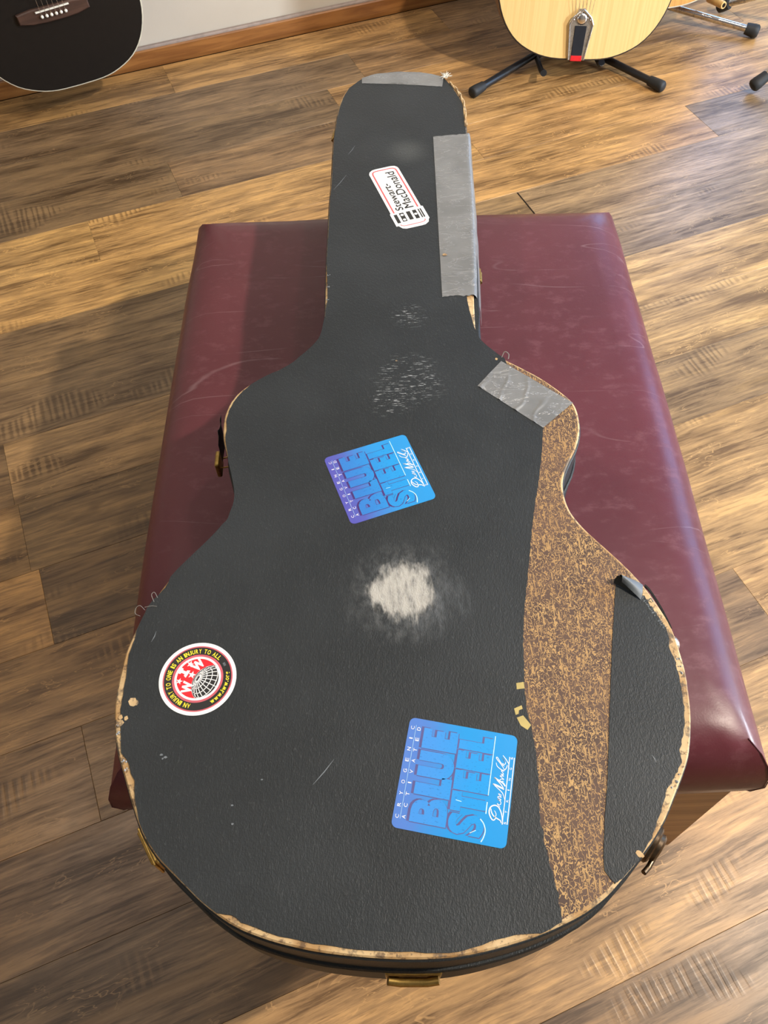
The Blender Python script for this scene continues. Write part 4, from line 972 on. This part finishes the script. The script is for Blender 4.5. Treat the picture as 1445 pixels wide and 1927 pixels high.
# natural guitar with a tailpiece, on a black stand
ax, ay, az = 0.4945, 2.0175, 0.0560
lean = R(15)
Mx = Matrix(((1, 0, 0), (0, sin(lean), -cos(lean)), (0, cos(lean), sin(lean)))) @ Matrix.Rotation(R(-3.0), 3, 'Z')
nat, L1 = guitar('archtop_guitar', 'pale natural guitar with silver tailpiece standing on black tubular stand', (ax, ay, az), Mx, 1.0, SPRUCE, MAPLE, EBONY, MAPLE, None, True)
tp = MB().prism([(-.0185, .001), (-.0215, .020), (-.0285, .078), (-.0275, .086), (-.014, .098), (-.008, .1085), (.004, .1095), (.012, .102), (.0275, .086), (.0285, .078), (.0225, .020), (.0185, .001)], .0006, .0048, .0015).build('tailpiece', NICKEL, nat, smooth=40, label='silver tailpiece')
for s_ in (-1, 1):
    MB().tube([(s_ * .0185, .002, .005), (s_ * .0275, .076, .0062)], .0022, 8).build('tailpiece_rail', CHROME, tp, smooth=60)
    MB().tube([(s_ * .0275, .077, .0062), (s_ * .020, .092, .007), (0, .1075, .007)], .0030, 8).build('tailpiece_crest', CHROME, tp, smooth=60)
MB().lathe([(.0135, 0), (.0135, .002), (.009, .005), (.003, .006)], Matrix.Translation((0, .0895, .0046)), 18).build('tailpiece_boss', CHROME, tp, smooth=60)
m = MB().prism([(-.0128, .010), (.0128, .010), (.0138, .074), (-.0138, .074)], .0048, .0068, .0006)
m.build('black_insert', FELT, tp, label='black ribbed insert of the tailpiece')
MB().prism([(-.0135, -.0005), (.0135, -.0005), (.0130, .0115), (-.0130, .0115)], .0048, .0075, .0008).build('red_insert', RED, tp, label='red end of the tailpiece insert')
for i in range(6): MB().lathe([(.0022, 0), (.0022, .003), (.001, .0042)], Matrix.Translation((-.019 + i * .0076, .097 - abs(i - 2.5) * .004, .0055)), 8).build('string_stud', CHROME, tp, smooth=60)
for i in range(6):
    u = i / 5 - .5
    MB().tube([(u * .040, .098, .0062), (u * .050, .215, .024), (u * .036, L1, .0095)], .00045, 5).build('string', NICKEL, nat)
MB().prism([(-.065, .209), (.065, .209), (.062, .221), (-.062, .221)], .0006, .024, .002).build('bridge', ROSEWOOD, nat)
for s_ in (-1, 1):
    MB().stroke(spline([(s_ * .070, .285), (s_ * .082, .280), (s_ * .080, .255), (s_ * .090, .215), (s_ * .098, .180), (s_ * .094, .165), (s_ * .084, .168)], 4, closed=False), .009, .0009).build('f_hole', DARKGAP, nat)

st = thing('guitar_stand', 'black tubular stand under the pale natural guitar', 'stand', (.4945, 2.10, 0))
so = tuple(st.location)
hub = Vector((.4945, 2.165, .020))
def leg(parent, f, h, r, mat, fr, org, L_=.042):
    f, h = Vector(f), Vector(h); d = (h - f).normalized()
    o = MB().tube([f + d * .012, h], r, 12).build('leg', mat, parent, org, smooth=60)
    MB().tube([f, f + d * .004, f + d * .014, f + d * L_], [fr * .72, fr, fr, fr * .84], 14).build('rubber_foot', RUBBER, o, org, smooth=50)
    return o
leg(st, (.2425, 1.962, .0135), hub + Vector((-.03, 0, 0)), .0088, BLACKSTEEL, .0135, so)
leg(st, (.7085, 1.962, .0135), hub + Vector((.03, 0, 0)), .0088, BLACKSTEEL, .0135, so)
leg(st, (.4945, 2.40, .0135), hub + Vector((0, .02, 0)), .0088, BLACKSTEEL, .0135, so)
MB().prism(rrect(.085, .05, .012), .010, .044, .004).xform(Matrix.Translation((.4945, 2.165, 0))).build('hub', BLACKSTEEL, st, so, smooth=40)
MB().tube([(.4945, 2.172, .045), (.4945, 2.345, .62)], .010, 12).build('mast', BLACKSTEEL, st, so, smooth=60)
for s_ in (-1, 1):
    MB().tube([(.4945 + s_ * .03, 2.165, .024), (.4945 + s_ * .074, 2.115, .014), (.4945 + s_ * .074, 2.06 - (.02 if s_ < 0 else 0), .022), (.4945 + s_ * .074, 2.045 - (.04 if s_ < 0 else 0), .034)], [.0065, .0065, .0065, .0080], 10).build('cradle_arm', BLACKSTEEL, st, so, smooth=60)
for s_ in (-1, 1):
    MB().tube([(.4945, 2.33, .56), (.4945 + s_ * .03, 2.322, .56), (.4945 + s_ * .052, 2.318, .565)], .0075, 10).build('back_rest', RUBBER, st, so, smooth=60)

# amber guitar at the edge, on a chrome stand
lean2 = R(12); gyaw = R(6)
Mx = Matrix.Rotation(gyaw, 3, 'Z') @ Matrix(((1, 0, 0), (0, sin(lean2), -cos(lean2)), (0, cos(lean2), sin(lean2)))) @ Matrix.Rotation(R(2), 3, 'Z')
amb, L1 = guitar('acoustic_guitar', 'amber guitar with pale binding, only its bottom edge in view', (.730, 2.200, .080), Mx, 1.0, AMBER, MAPLE, CREAM, ROSEWOOD, None)
b = MB().prism(br, .0006, .009, .0025).build('bridge', ROSEWOOD, amb, smooth=40)
MB().prism([(-.037, .1745), (.037, .1765), (.037, .1795), (-.037, .1775)], .008, .0135, .001).build('saddle', BONE, b)
strings(amb, L1, .170, .0135, .0262)
st = thing('guitar_stand', 'chrome stand with long low leg under the amber guitar', 'stand', (.66, 2.32, 0)); so = tuple(st.location)
hub = Vector((.62, 2.372, .060))
leg(st, (1.005, 2.205, .016), hub, .0085, CHROME, .0160, so, .034)
leg(st, (.50, 2.46, .016), hub, .0085, CHROME, .0160, so, .034)
leg(st, (.80, 2.44, .016), hub, .0085, CHROME, .0160, so, .034)
MB().prism(rrect(.05, .05, .012), .045, .095, .004).xform(Matrix.Translation((.62, 2.372, 0))).build('hub', CHROME, st, so, smooth=40)
MB().tube([(.62, 2.372, .09), (.64, 2.52, .66)], .009, 12).build('mast', CHROME, st, so, smooth=60)
for tip, bk, md in (((.900, 2.222, .076), (.850, 2.325, .064), (.745, 2.375, .052)), ((.565, 2.19, .076), (.560, 2.325, .060), (.585, 2.355, .068))):
    tp_, bk, md = Vector(tip), Vector(bk), Vector(md)
    a_ = MB().tube([hub, md, bk, tp_ + (bk - tp_) * .3], .0055, 10).build('cradle_arm', CHROME, st, so, smooth=60)
    d_ = (bk - tp_).normalized()
    m = MB().tube([tp_, tp_ + d_ * .004, tp_ + d_ * .055], [.0085, .0092, .0088], 14)
    m.build('arm_sleeve', TUBING, a_, so, smooth=50, label='amber rubber sleeve')
    MB().lathe([(.0052, 0), (.0052, .0008)], Matrix.Translation(tp_ - d_ * .0007) @ d_.to_track_quat('Z', 'Y').to_matrix().to_4x4(), 14).build('sleeve_bore', DARKGAP, a_, so)
st = thing('guitar_stand', 'chrome stand at the picture edge with two black rubber feet in view', 'stand', (1.22, 2.05, 0)); so = tuple(st.location)
hub = Vector((1.235, 2.060, .230))
leg(st, (.9175, 1.948, .016), hub, .0085, CHROME, .0150, so, .040)
leg(st, (.935, 2.345, .016), hub + Vector((0, .01, .01)), .0085, CHROME, .0165, so, .032)
leg(st, (1.55, 2.10, .016), hub, .0085, CHROME, .0150, so, .040)
MB().prism(rrect(.045, .045, .012), .20, .26, .004).xform(Matrix.Translation((1.235, 2.06, 0))).build('hub', BLACKSTEEL, st, so, smooth=40)
MB().tube([(1.235, 2.06, .22), (1.235, 2.06, .80)], .009, 12).build('mast', CHROME, st, so, smooth=60)
MB().tube([(1.235 - .05, 2.06, .80), (1.235 + .05, 2.06, .80)], .010, 12).build('yoke', RUBBER, st, so, smooth=60)
